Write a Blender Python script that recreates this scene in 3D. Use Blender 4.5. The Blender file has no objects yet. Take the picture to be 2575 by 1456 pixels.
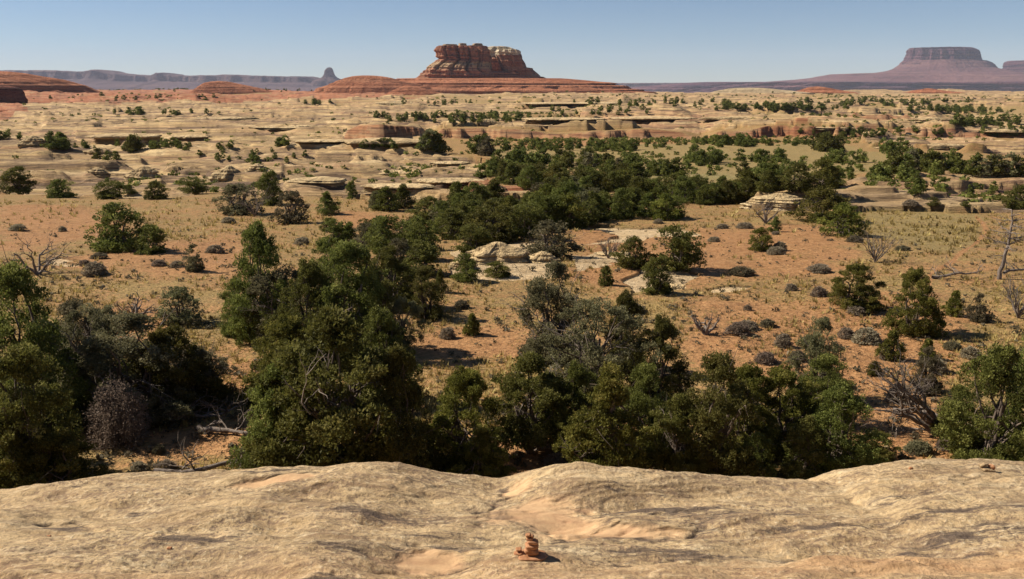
import bpy, math, random
import numpy as np
from mathutils import Vector

R = math.radians
C = bpy.context.scene.collection
rng = np.random.default_rng(7)
random.seed(7)

# ---------------------------------------------------------------- camera numbers
W0, H0, F0, PITCH = 2575.0, 1456.0, 2230.0, R(13.1)

def row_of(y, z):
    """picture row of a point straight ahead at distance y and height z (survey helper)"""
    return H0 / 2 + F0 * np.tan(np.arctan2(-z, y) - PITCH)

def down(row):
    return np.arctan((row - H0 / 2) / F0) + PITCH

def u_of(px, row):
    # horizontal slope x/y of the sight line through px,row
    a = (row - H0 / 2) / F0
    # camera space dir (px-cx)/F, a, 1 ; forward ground component = cos(p) - a*sin(p)
    return ((px - W0 / 2) / F0) / (math.cos(PITCH) - a * math.sin(PITCH))

# ---------------------------------------------------------------- noise
def _h(ix, iy, iz, seed):
    h = (ix.astype(np.int64) * 374761393 + iy.astype(np.int64) * 668265263 + iz * 1440662683 + seed * 974634777) & 0xffffffff
    h = ((h ^ (h >> 13)) * 1274126177) & 0xffffffff
    h = ((h ^ (h >> 16)) * 2246822519) & 0xffffffff
    return ((h >> 8) & 0xffff) / 32767.5 - 1.0

def n2(x, y, seed=0):
    x = np.asarray(x, float); y = np.asarray(y, float)
    xi = np.floor(x); yi = np.floor(y); fx = x - xi; fy = y - yi
    sx = fx * fx * (3 - 2 * fx); sy = fy * fy * (3 - 2 * fy)
    a = _h(xi, yi, 0, seed); b = _h(xi + 1, yi, 0, seed); c = _h(xi, yi + 1, 0, seed); d = _h(xi + 1, yi + 1, 0, seed)
    return (a * (1 - sx) + b * sx) * (1 - sy) + (c * (1 - sx) + d * sx) * sy

def n3(x, y, z, seed=0):
    x, y, z = np.broadcast_arrays(np.asarray(x, float), np.asarray(y, float), np.asarray(z, float))
    zi = np.floor(z); fz = z - zi; sz = fz * fz * (3 - 2 * fz)
    xi = np.floor(x); yi = np.floor(y); fx = x - xi; fy = y - yi
    sx = fx * fx * (3 - 2 * fx); sy = fy * fy * (3 - 2 * fy)
    out = 0
    zl = zi.astype(np.int64)
    for k, w in ((0, 1 - sz), (1, sz)):
        a = _h(xi, yi, zl + k, seed); b = _h(xi + 1, yi, zl + k, seed)
        c = _h(xi, yi + 1, zl + k, seed); d = _h(xi + 1, yi + 1, zl + k, seed)
        out = out + w * ((a * (1 - sx) + b * sx) * (1 - sy) + (c * (1 - sx) + d * sx) * sy)
    return out

def fbm(x, y, o=4, seed=0, g=0.5):
    s = 0; a = 1; t = 0
    for i in range(o):
        s = s + a * n2(x * 2 ** i + 13.7 * i, y * 2 ** i - 7.1 * i, seed + i); t += a; a *= g
    return s / t

def fbm3(x, y, z, o=4, seed=0, g=0.5):
    s = 0; a = 1; t = 0
    for i in range(o):
        s = s + a * n3(x * 2 ** i + 3.7 * i, y * 2 ** i - 7.1 * i, z * 2 ** i + 1.3 * i, seed + i); t += a; a *= g
    return s / t

def sst(a, b, x):
    t = np.clip((x - a) / (b - a), 0, 1); return t * t * (3 - 2 * t)

def terr(n, w=0.18):
    f = np.floor(n); t = n - f
    return f + sst(1 - w, 1, t) + 0.0 * t

# ---------------------------------------------------------------- object helpers
def mesh_obj(name, verts, faces, mat, parent=None, smooth=True, attrs=None):
    """verts (n,3), faces (m,k) array, or list of such arrays"""
    me = bpy.data.meshes.new(name)
    verts = np.asarray(verts, np.float32)
    fl = faces if isinstance(faces, list) else [faces]
    fl = [np.asarray(f, np.int32) for f in fl if len(f)]
    me.vertices.add(len(verts)); me.vertices.foreach_set('co', verts.ravel())
    idx = np.concatenate([f.ravel() for f in fl])
    tot = np.concatenate([np.full(len(f), f.shape[1], np.int32) for f in fl])
    st = np.concatenate([[0], np.cumsum(tot)[:-1]]).astype(np.int32)
    me.loops.add(len(idx)); me.loops.foreach_set('vertex_index', idx)
    me.polygons.add(len(tot)); me.polygons.foreach_set('loop_start', st)
    try: me.polygons.foreach_set('loop_total', tot)
    except Exception: pass
    me.polygons.foreach_set('use_smooth', np.full(len(tot), smooth, bool))
    if attrs:
        for k, v in attrs.items():
            if v.ndim == 2:
                a = me.attributes.new(k, 'FLOAT_COLOR', 'POINT'); a.data.foreach_set('color', v.astype(np.float32).ravel())
            else:
                a = me.attributes.new(k, 'FLOAT', 'POINT'); a.data.foreach_set('value', v.astype(np.float32))
    me.update(calc_edges=True)
    me.materials.append(mat)
    o = bpy.data.objects.new(name, me); C.objects.link(o)
    if parent is not None: o.parent = parent
    return o

def tag(o, label=None, cat=None, group=None, kind=None):
    if label: o['label'] = label
    if cat: o['category'] = cat
    if group: o['group'] = group
    if kind: o['kind'] = kind
    return o

def empty(name, loc=(0, 0, 0), rz=0):
    o = bpy.data.objects.new(name, None); C.objects.link(o)
    o.location = loc; o.rotation_euler = (0, 0, rz); o.empty_display_size = 0.2
    return o

def copy_tree(o):
    c = o.copy(); C.objects.link(c)
    for ch in list(o.children):
        k = ch.copy(); C.objects.link(k); k.parent = c
        for g in list(ch.children):
            q = g.copy(); C.objects.link(q); q.parent = k
    return c

def grid_faces(nr, nc):
    i = np.arange(nr - 1)[:, None] * nc + np.arange(nc - 1)[None, :]
    return np.stack([i, i + 1, i + nc + 1, i + nc], -1).reshape(-1, 4)

# ---------------------------------------------------------------- materials
class NT:
    def __init__(s, name):
        s.m = bpy.data.materials.new(name); s.m.use_nodes = True
        s.t = s.m.node_tree; s.t.nodes.clear()
        s.out = s.t.nodes.new('ShaderNodeOutputMaterial')
        s.b = s.t.nodes.new('ShaderNodeBsdfPrincipled')
        s.b.inputs['Roughness'].default_value = 0.9
        s.b.inputs['Specular IOR Level'].default_value = 0.15
        s.t.links.new(s.b.outputs[0], s.out.inputs[0])
    def n(s, typ, **kw):
        nd = s.t.nodes.new(typ)
        for k, v in kw.items(): setattr(nd, k, v)
        return nd
    def l(s, a, b): s.t.links.new(a, b)
    def val(s, v, sock):
        if hasattr(v, 'links'): s.l(v, sock)
        else: sock.default_value = v
    def coord(s, kind='Object', scale=(1, 1, 1)):
        tc = s.n('ShaderNodeTexCoord'); mp = s.n('ShaderNodeMapping'); mp.inputs['Scale'].default_value = scale
        s.l(tc.outputs[kind], mp.inputs[0]); return mp.outputs[0]
    def noise(s, vec, scale, detail=4, rough=0.55, dist=0.0):
        nd = s.n('ShaderNodeTexNoise'); nd.inputs['Scale'].default_value = scale
        nd.inputs['Detail'].default_value = detail; nd.inputs['Roughness'].default_value = rough
        nd.inputs['Distortion'].default_value = dist
        s.l(vec, nd.inputs['Vector']); return nd.outputs['Fac']
    def ramp(s, fac, stops, interp='LINEAR'):
        nd = s.n('ShaderNodeValToRGB'); nd.color_ramp.interpolation = interp
        e = nd.color_ramp.elements
        while len(e) < len(stops): e.new(0.5)
        for i, (p, c) in enumerate(stops):
            e[i].position = p
            e[i].color = (c, c, c, 1) if not hasattr(c, '__len__') else (*c, 1)
        s.l(fac, nd.inputs[0]); return nd.outputs[0]
    def mix(s, fac, a, b, mode='MIX'):
        nd = s.n('ShaderNodeMix'); nd.data_type = 'RGBA'; nd.blend_type = mode
        s.val(fac, nd.inputs[0])
        for v, k in ((a, 6), (b, 7)):
            if hasattr(v, 'links'): s.l(v, nd.inputs[k])
            else: nd.inputs[k].default_value = (*v, 1)
        return nd.outputs[2]
    def math(s, op, a, b=0.0):
        nd = s.n('ShaderNodeMath'); nd.operation = op
        s.val(a, nd.inputs[0]); s.val(b, nd.inputs[1]); return nd.outputs[0]
    def bump(s, h, strength=0.5, dist=0.05, prev=None):
        nd = s.n('ShaderNodeBump'); nd.inputs['Strength'].default_value = strength
        nd.inputs['Distance'].default_value = dist; s.l(h, nd.inputs['Height'])
        if prev is not None: s.l(prev, nd.inputs['Normal'])
        return nd.outputs[0]
    def fin(s, col, bump=None, rough=None):
        s.l(col, s.b.inputs['Base Color'])
        if bump is not None: s.l(bump, s.b.inputs['Normal'])
        if rough is not None: s.b.inputs['Roughness'].default_value = rough
        return s.m

def mat_ground():
    s = NT('ground')
    v = s.coord()
    at = s.n('ShaderNodeAttribute', attribute_name='zone')
    sep = s.n('ShaderNodeSeparateColor'); s.l(at.outputs['Color'], sep.inputs[0])
    rock, red, soil = sep.outputs[0], sep.outputs[1], sep.outputs[2]
    green = at.outputs['Alpha']
    # soil and dry grass
    nA = s.noise(v, 0.35, 6, 0.65); nB = s.noise(v, 2.2, 5, 0.7); nC = s.noise(v, 9.0, 3, 0.6)
    soilc = s.mix(s.ramp(nB, [(0.35, 0), (0.7, 1)]), (0.36, 0.175, 0.070), (0.52, 0.295, 0.130))
    soilc = s.mix(s.ramp(nC, [(0.4, 0.45), (0.6, 0.0)]), soilc, (0.20, 0.085, 0.04))
    grassc = s.mix(s.ramp(nC, [(0.36, 0), (0.64, 1)]), (0.19, 0.125, 0.045), (0.42, 0.29, 0.115))
    grassc = s.mix(s.ramp(nA, [(0.35, 0), (0.7, 0.6)]), grassc, (0.30, 0.17, 0.075))
    gg = s.mix(s.ramp(nB, [(0.35, 0), (0.65, 1)]), (0.20, 0.165, 0.062), (0.36, 0.28, 0.12))
    grassc = s.mix(green, grassc, gg)
    sm = s.math('ADD', soil, s.math('MULTIPLY', s.math('SUBTRACT', nB, 0.5), 1.7))
    sm = s.math('ADD', sm, s.math('MULTIPLY', s.math('SUBTRACT', nC, 0.5), 1.5))
    sm = s.math('ADD', sm, s.math('MULTIPLY', s.math('SUBTRACT', nA, 0.5), 1.5))
    earth = s.mix(s.ramp(sm, [(0.30, 0), (0.66, 1)]), grassc, soilc)
    # slickrock: strata following height, patina, varnish and painted crevice shade
    st = s.coord(scale=(0.035, 0.035, 1.6))
    s1 = s.noise(st, 1.0, 6, 0.65, 0.4); s2 = s.noise(s.coord(scale=(0.004, 0.004, 0.28)), 1.0, 4, 0.6)
    s3 = s.noise(s.coord(scale=(0.05, 0.12, 0.4)), 1.0, 6, 0.7)
    rc = s.mix(s.ramp(s1, [(0.38, 0), (0.62, 1)]), (0.36, 0.225, 0.108), (0.62, 0.43, 0.20))
    rc = s.mix(s.ramp(s3, [(0.46, 0), (0.62, 0.65)]), rc, (0.34, 0.23, 0.135))
    s5 = s.noise(s.coord(scale=(0.010, 0.030, 0.5)), 1.0, 7, 0.7, 0.6)
    rc = s.mix(s.ramp(s5, [(0.52, 0), (0.58, 0.45)]), rc, (0.26, 0.18, 0.11))
    rc = s.mix(s.ramp(s5, [(0.36, 0.5), (0.44, 0)]), rc, (0.50, 0.27, 0.15))
    s4 = s.noise(s.coord(scale=(0.02, 0.03, 0.8)), 1.0, 8, 0.75, 0.3)
    rc = s.mix(s.ramp(s4, [(0.56, 0), (0.66, 0.9)]), rc, (0.74, 0.55, 0.29))
    rc = s.mix(s.ramp(s4, [(0.42, 0.9), (0.485, 0)]), rc, (0.14, 0.088, 0.055))  # shade of crevices and undercuts put into the colour
    rc = s.mix(s.ramp(s.noise(v, 0.8, 5, 0.75), [(0.5, 0), (0.68, 0.55)]), rc, (0.17, 0.115, 0.075))
    rc = s.mix(s.ramp(s2, [(0.55, 0), (0.7, 0.45)]), rc, (0.45, 0.22, 0.12))
    brt = s.math('MULTIPLY', rock, s.math('GREATER_THAN', green, .9))
    rc = s.mix(s.math('MULTIPLY', brt, .7), rc, s.mix(s.ramp(nB, [(.35, 0), (.65, 1)]), (0.50, 0.35, 0.19), (0.76, 0.58, 0.35)))
    rr = s.mix(s.ramp(s1, [(0.35, 0), (0.65, 1)]), (0.22, 0.075, 0.038), (0.47, 0.20, 0.10))
    rr = s.mix(s.ramp(s4, [(0.38, 0.85), (0.45, 0)]), rr, (0.09, 0.04, 0.03))
    rc = s.mix(s.math('MULTIPLY', red, s.ramp(s3, [(0.50, 1), (0.62, .35)])), rc, rr)
    col = s.mix(rock, earth, rc)
    b = s.bump(nC, 0.6, 0.06); b = s.bump(nB, 0.5, 0.15, b)
    b = s.bump(s.noise(s.coord(scale=(0.25, 0.4, 3)), 1, 7, 0.75), 0.8, 1.0, b)
    return s.fin(col, b)

def mat_fore():
    s = NT('sandstone')
    v = s.coord()
    at = s.n('ShaderNodeAttribute', attribute_name='zone')
    sep = s.n('ShaderNodeSeparateColor'); s.l(at.outputs['Color'], sep.inputs[0])
    sand, stain_crack, orange = sep.outputs
    vs = s.coord(scale=(0.5, 1.25, 1.0))
    a = s.noise(vs, 1.3, 8, 0.62, 0.4); g = s.noise(v, 13, 5, 0.7); g2 = s.noise(vs, 5, 7, 0.7, 0.3)
    g3 = s.noise(v, 42, 3, 0.7); g4 = s.noise(s.coord(scale=(.35, 1.2, 1)), 2.4, 8, .68, .6)
    patch = s.ramp(s.noise(v, .7, 3, .5), [(0.42, 0), (0.6, 1)])
    c = s.mix(s.ramp(a, [(0.36, 0), (0.62, 1)]), (0.44, 0.30, 0.16), (0.66, 0.47, 0.25))
    c = s.mix(s.ramp(g4, [(0.52, 0), (0.66, .85)]), c, (0.72, 0.55, 0.33))
    c = s.mix(s.ramp(g4, [(0.36, .75), (0.48, 0)]), c, (0.28, 0.18, 0.105))
    c = s.mix(s.ramp(g2, [(0.36, 0.7), (0.50, 0)]), c, (0.24, 0.165, 0.105))
    c = s.mix(s.ramp(g2, [(0.57, 0), (0.68, 0.7)]), c, (0.78, 0.62, 0.39))
    gran = s.mix(s.ramp(g, [(0.40, 1), (0.50, 0)]), c, (0.24, 0.165, 0.11)); gran = s.mix(s.ramp(g, [(0.56, 0), (0.66, 0.8)]), gran, (0.82, 0.67, 0.44))
    c = s.mix(s.math('ADD', s.math('MULTIPLY', patch, .6), .35), c, gran)
    c = s.mix(s.ramp(g3, [(0.62, 0), (0.74, 0.4)]), c, (0.80, 0.66, 0.47))
    c = s.mix(s.math('MULTIPLY', orange, 0.5), c, (0.60, 0.32, 0.15))
    vv = s.coord(scale=(0.35, 1.7, 1.0))
    sn = s.math('ADD', stain_crack, s.math('MULTIPLY', s.math('SUBTRACT', s.noise(vv, 3.4, 8, 0.78, 0.5), 0.5), 3.4))
    c = s.mix(s.ramp(sn, [(0.36, 0), (0.66, 0.88)]), c, (0.12, 0.088, 0.070))
    sc = s.mix(s.ramp(g2, [(0.35, 0), (0.65, 1)]), (0.46, 0.265, 0.14), (0.58, 0.375, 0.20))
    c = s.mix(s.math('MULTIPLY', sand, .8), c, sc)
    inv = s.math('SUBTRACT', 1.0, s.math('MULTIPLY', sand, .8))
    b = s.bump(s.math('MULTIPLY', g4, inv), 0.8, 0.08)
    b = s.bump(s.math('MULTIPLY', g2, inv), 0.8, 0.07, b)
    b = s.bump(s.math('MULTIPLY', g, inv), 1.0, 0.055, b)
    b = s.bump(g3, 0.4, 0.006, b)
    return s.fin(c, b)

def mat_strata(name, zscale, dark, mid, light, cap=None, capz=0, capw=3, pale_band=None, crev=0.85, vj=0.0):
    """layered rock; bands follow height in the rock's own coordinates"""
    s = NT(name)
    tc = s.n('ShaderNodeTexCoord'); sp = s.n('ShaderNodeSeparateXYZ'); s.l(tc.outputs['Object'], sp.inputs[0])
    k = zscale
    lay = s.noise(s.coord(scale=(0.06 * k, 0.06 * k, 1.6 * k)), 1.0, 7, 0.62, 0.15)
    blk = s.noise(s.coord(scale=(1.1 * k, 1.1 * k, 0.25 * k)), 1.0, 6, 0.65)
    big = s.noise(s.coord(scale=(0.25 * k, 0.25 * k, 0.3 * k)), 1.0, 4, 0.6)
    c = s.ramp(lay, [(0.34, dark), (0.5, mid), (0.66, light)])
    c = s.mix(s.ramp(blk, [(0.46, 0), (0.64, 0.5)]), c, dark)
    c = s.mix(s.ramp(big, [(0.45, 0), (0.65, 0.4)]), c, mid)
    if pale_band:
        z0, z1, pc = pale_band
        zz = s.math('ADD', sp.outputs[2], s.math('MULTIPLY', s.math('SUBTRACT', blk, 0.5), (z1 - z0) * 1.5))
        f = s.ramp(s.math('DIVIDE', zz, z1 * 2), [(z0 / z1 / 2 - 0.02, 0), (z0 / z1 / 2, 1), (0.5, 1), (0.52, 0)])
        c = s.mix(s.math('MULTIPLY', f, 0.75), c, pc)
    if cap:
        zz = s.math('ADD', sp.outputs[2], s.math('MULTIPLY', s.math('SUBTRACT', blk, 0.5), capw))
        f = s.math('GREATER_THAN', zz, capz)
        c = s.mix(f, c, cap)
    cr = s.noise(s.coord(scale=(0.10 * k, 0.10 * k, 3.6 * k)), 1.0, 6, 0.7, 0.5)
    c = s.mix(s.ramp(cr, [(0.36, crev), (0.43, 0)]), c, tuple(q * .45 for q in dark))
    if vj:  # upright joints
        vn = s.noise(s.coord(scale=(2.6 * k, 2.6 * k, 0.10 * k)), 1.0, 5, 0.6, 0.2)
        c = s.mix(s.ramp(vn, [(0.37, vj), (0.44, 0)]), c, tuple(q * .4 for q in dark))
    b = s.bump(cr, 0.9, 0.8 / k); b = s.bump(lay, 0.9, 1.0 / k, b); b = s.bump(blk, 0.7, 0.8 / k, b)
    return s.fin(c, b)

def mat_leaf(name, c0, c1, c2=None):
    s = NT(name)
    at = s.n('ShaderNodeAttribute', attribute_name='tint')
    oi = s.n('ShaderNodeObjectInfo')
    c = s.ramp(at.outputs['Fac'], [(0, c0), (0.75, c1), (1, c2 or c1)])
    hs = s.n('ShaderNodeHueSaturation')
    s.l(s.math('ADD', s.math('MULTIPLY', oi.outputs['Random'], 0.05), 0.475), hs.inputs['Hue'])
    s.l(s.math('ADD', s.math('MULTIPLY', oi.outputs['Random'], 0.5), 0.8), hs.inputs['Value'])
    hs.inputs['Saturation'].default_value = 1.0
    s.l(c, hs.inputs['Color'])
    m = s.fin(hs.outputs[0], rough=0.7)
    tr = s.n('ShaderNodeBsdfTranslucent'); mx = s.n('ShaderNodeMixShader'); mx.inputs[0].default_value = 0.38
    s.l(hs.outputs[0], tr.inputs[0]); s.l(s.b.outputs[0], mx.inputs[1]); s.l(tr.outputs[0], mx.inputs[2]); s.l(mx.outputs[0], s.out.inputs[0])
    return m

def mat_simple(name, a, b, scale, zs=1.0, rough=0.9, bd=0.02):
    s = NT(name)
    n = s.noise(s.coord(scale=(1, 1, zs)), scale, 5, 0.65)
    return s.fin(s.mix(s.ramp(n, [(0.35, 0), (0.65, 1)]), a, b), s.bump(n, 0.6, bd), rough)

M = dict(
    ground=mat_ground(), fore=mat_fore(),
    leaf=mat_leaf('juniper_foliage', (0.060, 0.062, 0.014), (0.165, 0.168, 0.038), (0.27, 0.255, 0.075)),
    leaf_grey=mat_leaf('grey_green_foliage', (0.085, 0.078, 0.038), (0.20, 0.178, 0.09), (0.31, 0.27, 0.16)),
    leaf_bright=mat_leaf('yellow_green_foliage', (0.065, 0.068, 0.013), (0.185, 0.176, 0.035), (0.30, 0.26, 0.07)),
    twig=mat_leaf('grey_twigs', (0.16, 0.125, 0.085), (0.31, 0.25, 0.175), (0.44, 0.37, 0.27)),
    sage=mat_leaf('sage_foliage', (0.10, 0.09, 0.05), (0.20, 0.175, 0.10), (0.30, 0.26, 0.16)),
    grass=mat_leaf('dry_grass', (0.15, 0.10, 0.035), (0.38, 0.27, 0.10), (0.52, 0.40, 0.17)),
    bark=mat_simple('bark', (0.075, 0.055, 0.042), (0.20, 0.155, 0.12), 9, 0.2),
    deadwood=mat_simple('dead_wood', (0.11, 0.085, 0.07), (0.27, 0.22, 0.18), 12, 0.2),
    cairn=mat_simple('red_sandstone', (0.27, 0.115, 0.05), (0.48, 0.25, 0.13), 14, 2.0, 0.85, 0.01),
)

# ---------------------------------------------------------------- terrain
_lt = np.log(np.array([4, 15, 20, 30, 50, 100, 200, 400, 800, 1600, 3000, 6000, 12000, 40000.]))
_zt = np.array([-9, -9.0, -9.1, -9.4, -10, -13, -18, -24, -27.5, -26.5, -25.5, -150, -200, -230.])
def base_z(y):
    return np.interp(np.log(np.maximum(y, 4)), _lt, _zt)
_yy = np.exp(np.linspace(math.log(6), math.log(3000), 4000))
_rr = row_of(_yy, base_z(_yy))
def y_of_row(r):
    return np.interp(-np.asarray(r, float), -_rr, _yy)
def px_of(x, y, row):
    a = (row - H0 / 2) / F0
    return W0 / 2 + F0 * (x / y) * (math.cos(PITCH) - a * math.sin(PITCH))

def inpoly(px, py, poly):
    r = np.zeros(px.shape, bool); n = len(poly)
    for i in range(n):
        x1, y1 = poly[i]; x2, y2 = poly[(i + 1) % n]
        if y1 == y2: continue
        c = ((y1 > py) != (y2 > py)) & (px < (x2 - x1) * (py - y1) / (y2 - y1) + x1)
        r ^= c
    return r

ROCK = [
    [(-900, 100), (3600, 100), (3600, 338), (2300, 344), (1700, 338), (1060, 338), (1060, 374), (1230, 402), (1230, 462), (1300, 480), (1310, 512),
     (1130, 522), (980, 522), (860, 502), (560, 482), (400, 500), (200, 488), (-900, 490)],
    [(2170, 352), (2400, 352), (3600, 335), (3600, 400), (2450, 388), (2250, 374)],
    [(1880, 505), (1920, 480), (2010, 474), (2060, 455), (2200, 450), (2400, 442), (2575, 430), (3600, 420), (3600, 520), (2500, 532), (2180, 532), (1900, 522)],
    [(1125, 692), (1140, 640), (1200, 605), (1330, 608), (1400, 640), (1380, 692), (1250, 700)],
    [(1480, 558), (1700, 565), (1765, 590), (1600, 603), (1450, 612), (1560, 592), (1480, 575)],
    [(1420, 640), (1540, 628), (1600, 650), (1450, 672)],
    [(1560, 695), (1640, 668), (1760, 690), (1725, 718), (1600, 738)],
    [(1780, 718), (1840, 708), (1895, 716), (1860, 740), (1790, 742)],
    [(90, 655), (150, 652), (240, 668), (170, 672)],
    [(1270, 500), (1330, 490), (1330, 515), (1280, 520)],
]
RED = [
    [(-900, 212), (260, 212), (500, 226), (950, 228), (1110, 236), (1000, 252), (640, 262), (250, 268), (-900, 275)],
    [(1130, 474), (1310, 476), (1320, 508), (1150, 508)],
    [(-900, 275), (40, 275), (80, 290), (20, 305), (-900, 310)],
    [(1780, 345), (2020, 340), (2100, 350), (1900, 356)],
]
SOIL = [
    [(1440, 572), (2060, 575), (2160, 640), (1960, 700), (1600, 720), (1420, 700)],
    [(1060, 800), (1330, 830), (1380, 900), (1050, 900)],
    [(1740, 760), (2330, 740), (2420, 800), (2340, 1130), (2140, 1100), (2000, 960), (1720, 930)],
    [(470, 600), (610, 590), (600, 700), (200, 680), (180, 640)],
    [(840, 528), (1010, 545), (1000, 580), (860, 580)],
    [(0, 520), (220, 520), (330, 580), (0, 640)],
    [(240, 780), (420, 770), (420, 860), (240, 850)],
    [(450, 900), (680, 900), (690, 1000), (500, 960)],
    [(300, 1090), (640, 1060), (640, 1130), (300, 1150)],
    [(1300, 354), (1700, 352), (1700, 362), (1300, 366)],
    [(1200, 1080), (1700, 1080), (1700, 1230), (1200, 1230)],
    [(2150, 1100), (2420, 1080), (2420, 1200), (2180, 1200)],
]
PATH = [(2455, 545), (2480, 575), (2455, 610), (2395, 660), (2340, 690), (2310, 800), (2285, 900), (2200, 960), (2160, 1000), (2175, 1040), (2230, 1120)]
GREEN = [
    [(1240, 372), (2100, 362), (2280, 400), (2200, 440), (1700, 450), (1250, 410)],
    [(1560, 430), (2150, 440), (2050, 490), (1700, 490)],
    [(1800, 680), (1930, 670), (1930, 695), (1820, 702)],
    [(480, 800), (640, 790), (640, 840), (470, 840)],
    [(2180, 520), (2480, 540), (2420, 640), (2150, 600)],
]
# ledges: x0, x1 (picture columns), row of the foot, rise in metres, run-out behind, crispness
SCARPS = [
    (860, 1075, 373, 5.5, 120, 1.0), (1060, 1770, 345, 5.5, 260, 1.2), (1760, 2440, 346, 4.6, 200, 1.5), (690, 900, 366, 3.0, 60, 1.0),
    (1110, 1745, 305, 5.5, 160, 2.0), (1290, 1590, 264, 9, 300, 3.0), (2080, 2370, 327, 5.0, 110, 2.0), (2100, 2340, 300, 4.5, 160, 2.0),
    (180, 380, 362, 3.6, 60, 0.8), (400, 530, 358, 2.5, 60, 0.8), (100, 260, 322, 3.5, 90, 1.5), (-200, 130, 362, 2.6, 50, 1),
    (880, 1120, 402, 2.2, 40, 0.7), (700, 960, 462, 1.0, 25, 0.4), (1080, 1240, 482, 1.8, 25, 0.4), (560, 720, 440, 1.3, 30, 0.5),
    (200, 420, 436, 1.3, 25, 0.5), (-200, 180, 430, 1.6, 30, 0.5), (500, 700, 318, 2.5, 80, 1.5), (-300, 620, 262, 10, 200, 3.0),
    (2400, 2900, 382, 3.0, 60, 1.0), (2180, 2420, 376, 1.8, 30, 0.8), (1890, 2080, 520, 1.6, 25, 0.5), (2120, 2700, 470, 1.3, 20, 0.5),
    (640, 1100, 285, 5, 150, 3), (1750, 2100, 290, 5, 150, 3),
    (-300, 200, 300, 5, 100, 2), (300, 760, 300, 2.6, 60, 2), (780, 1100, 312, 2.6, 60, 2), (2300, 2800, 345, 3.0, 100, 1.5),
    (1170, 1260, 496, 1.5, 12, 0.4), (-200, 300, 400, 1.8, 30, .6), (400, 760, 412, 1.4, 24, .6), (820, 1230, 430, 1.2, 20, .4),
]

def zones(x, y, full=True):
    row = row_of(y, base_z(y)); px = px_of(x, y, row)
    wob = fbm(x / (0.05 * y + 2), np.log(y) * 14, 4, 50)
    wob2 = fbm(x / (0.05 * y + 2) + 31, np.log(y) * 22, 4, 60)
    jx = px + 38 * wob * np.clip((640 - row) / 200, .45, 1); jr = row + wob2 * np.clip((row - 205) * 0.06, 1.0, 16)
    rock = np.zeros(x.shape); red = np.zeros(x.shape); soil = np.full(x.shape, 0.34); green = np.zeros(x.shape)
    for p in ROCK: rock[inpoly(jx, jr, p)] = 1
    for p in RED: red[inpoly(jx, jr, p)] = 1
    sc = np.clip((row - 300) / 400, .15, 1.6)
    for ox, oy in () if not full else ((0, 0), (26, 5), (-26, -5), (10, -11), (-12, 11), (40, 0), (-40, 2)):
        jj = jx + ox * sc + 14 * wob2; kk = jr + oy * sc
        for p in SOIL: soil[inpoly(jj, kk, p)] += 0.50 / 7
        for p in GREEN:
            i_ = inpoly(jj, kk, p); green[i_] += .5 / 7; soil[i_] -= .25 / 7
    # scrubby flats between the far domes
    far = sst(345, 330, row)
    patch = fbm(x / 110, y / 170, 4, 77)
    rock = np.where((far > 0) & (patch > 0.22) & (row > 232), 0.25, rock)
    green = np.where((far > 0) & (patch > 0.22), 0.7, green)
    green = np.where((rock > .9) & (row > 545), 1.0, np.where(rock > .9, np.minimum(green, .5), green))
    # the orange footpath
    for (x1, r1), (x2, r2) in zip(PATH[:-1], PATH[1:]):
        t = np.clip(((px - x1) * (x2 - x1) + (row - r1) * (r2 - r1)) / ((x2 - x1) ** 2 + (r2 - r1) ** 2), 0, 1)
        dd = np.hypot(px - x1 - t * (x2 - x1), (row - r1 - t * (r2 - r1)) * 1.4) + 5 * wob
        wdt = np.maximum(4 + (row - 540) * 0.035, 1.0)
        m = sst(wdt * 1.3, wdt * 0.3, dd) * (row > 520); soil = np.maximum(soil, m * 1.0)
    return rock, red, soil, green, row, px

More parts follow.
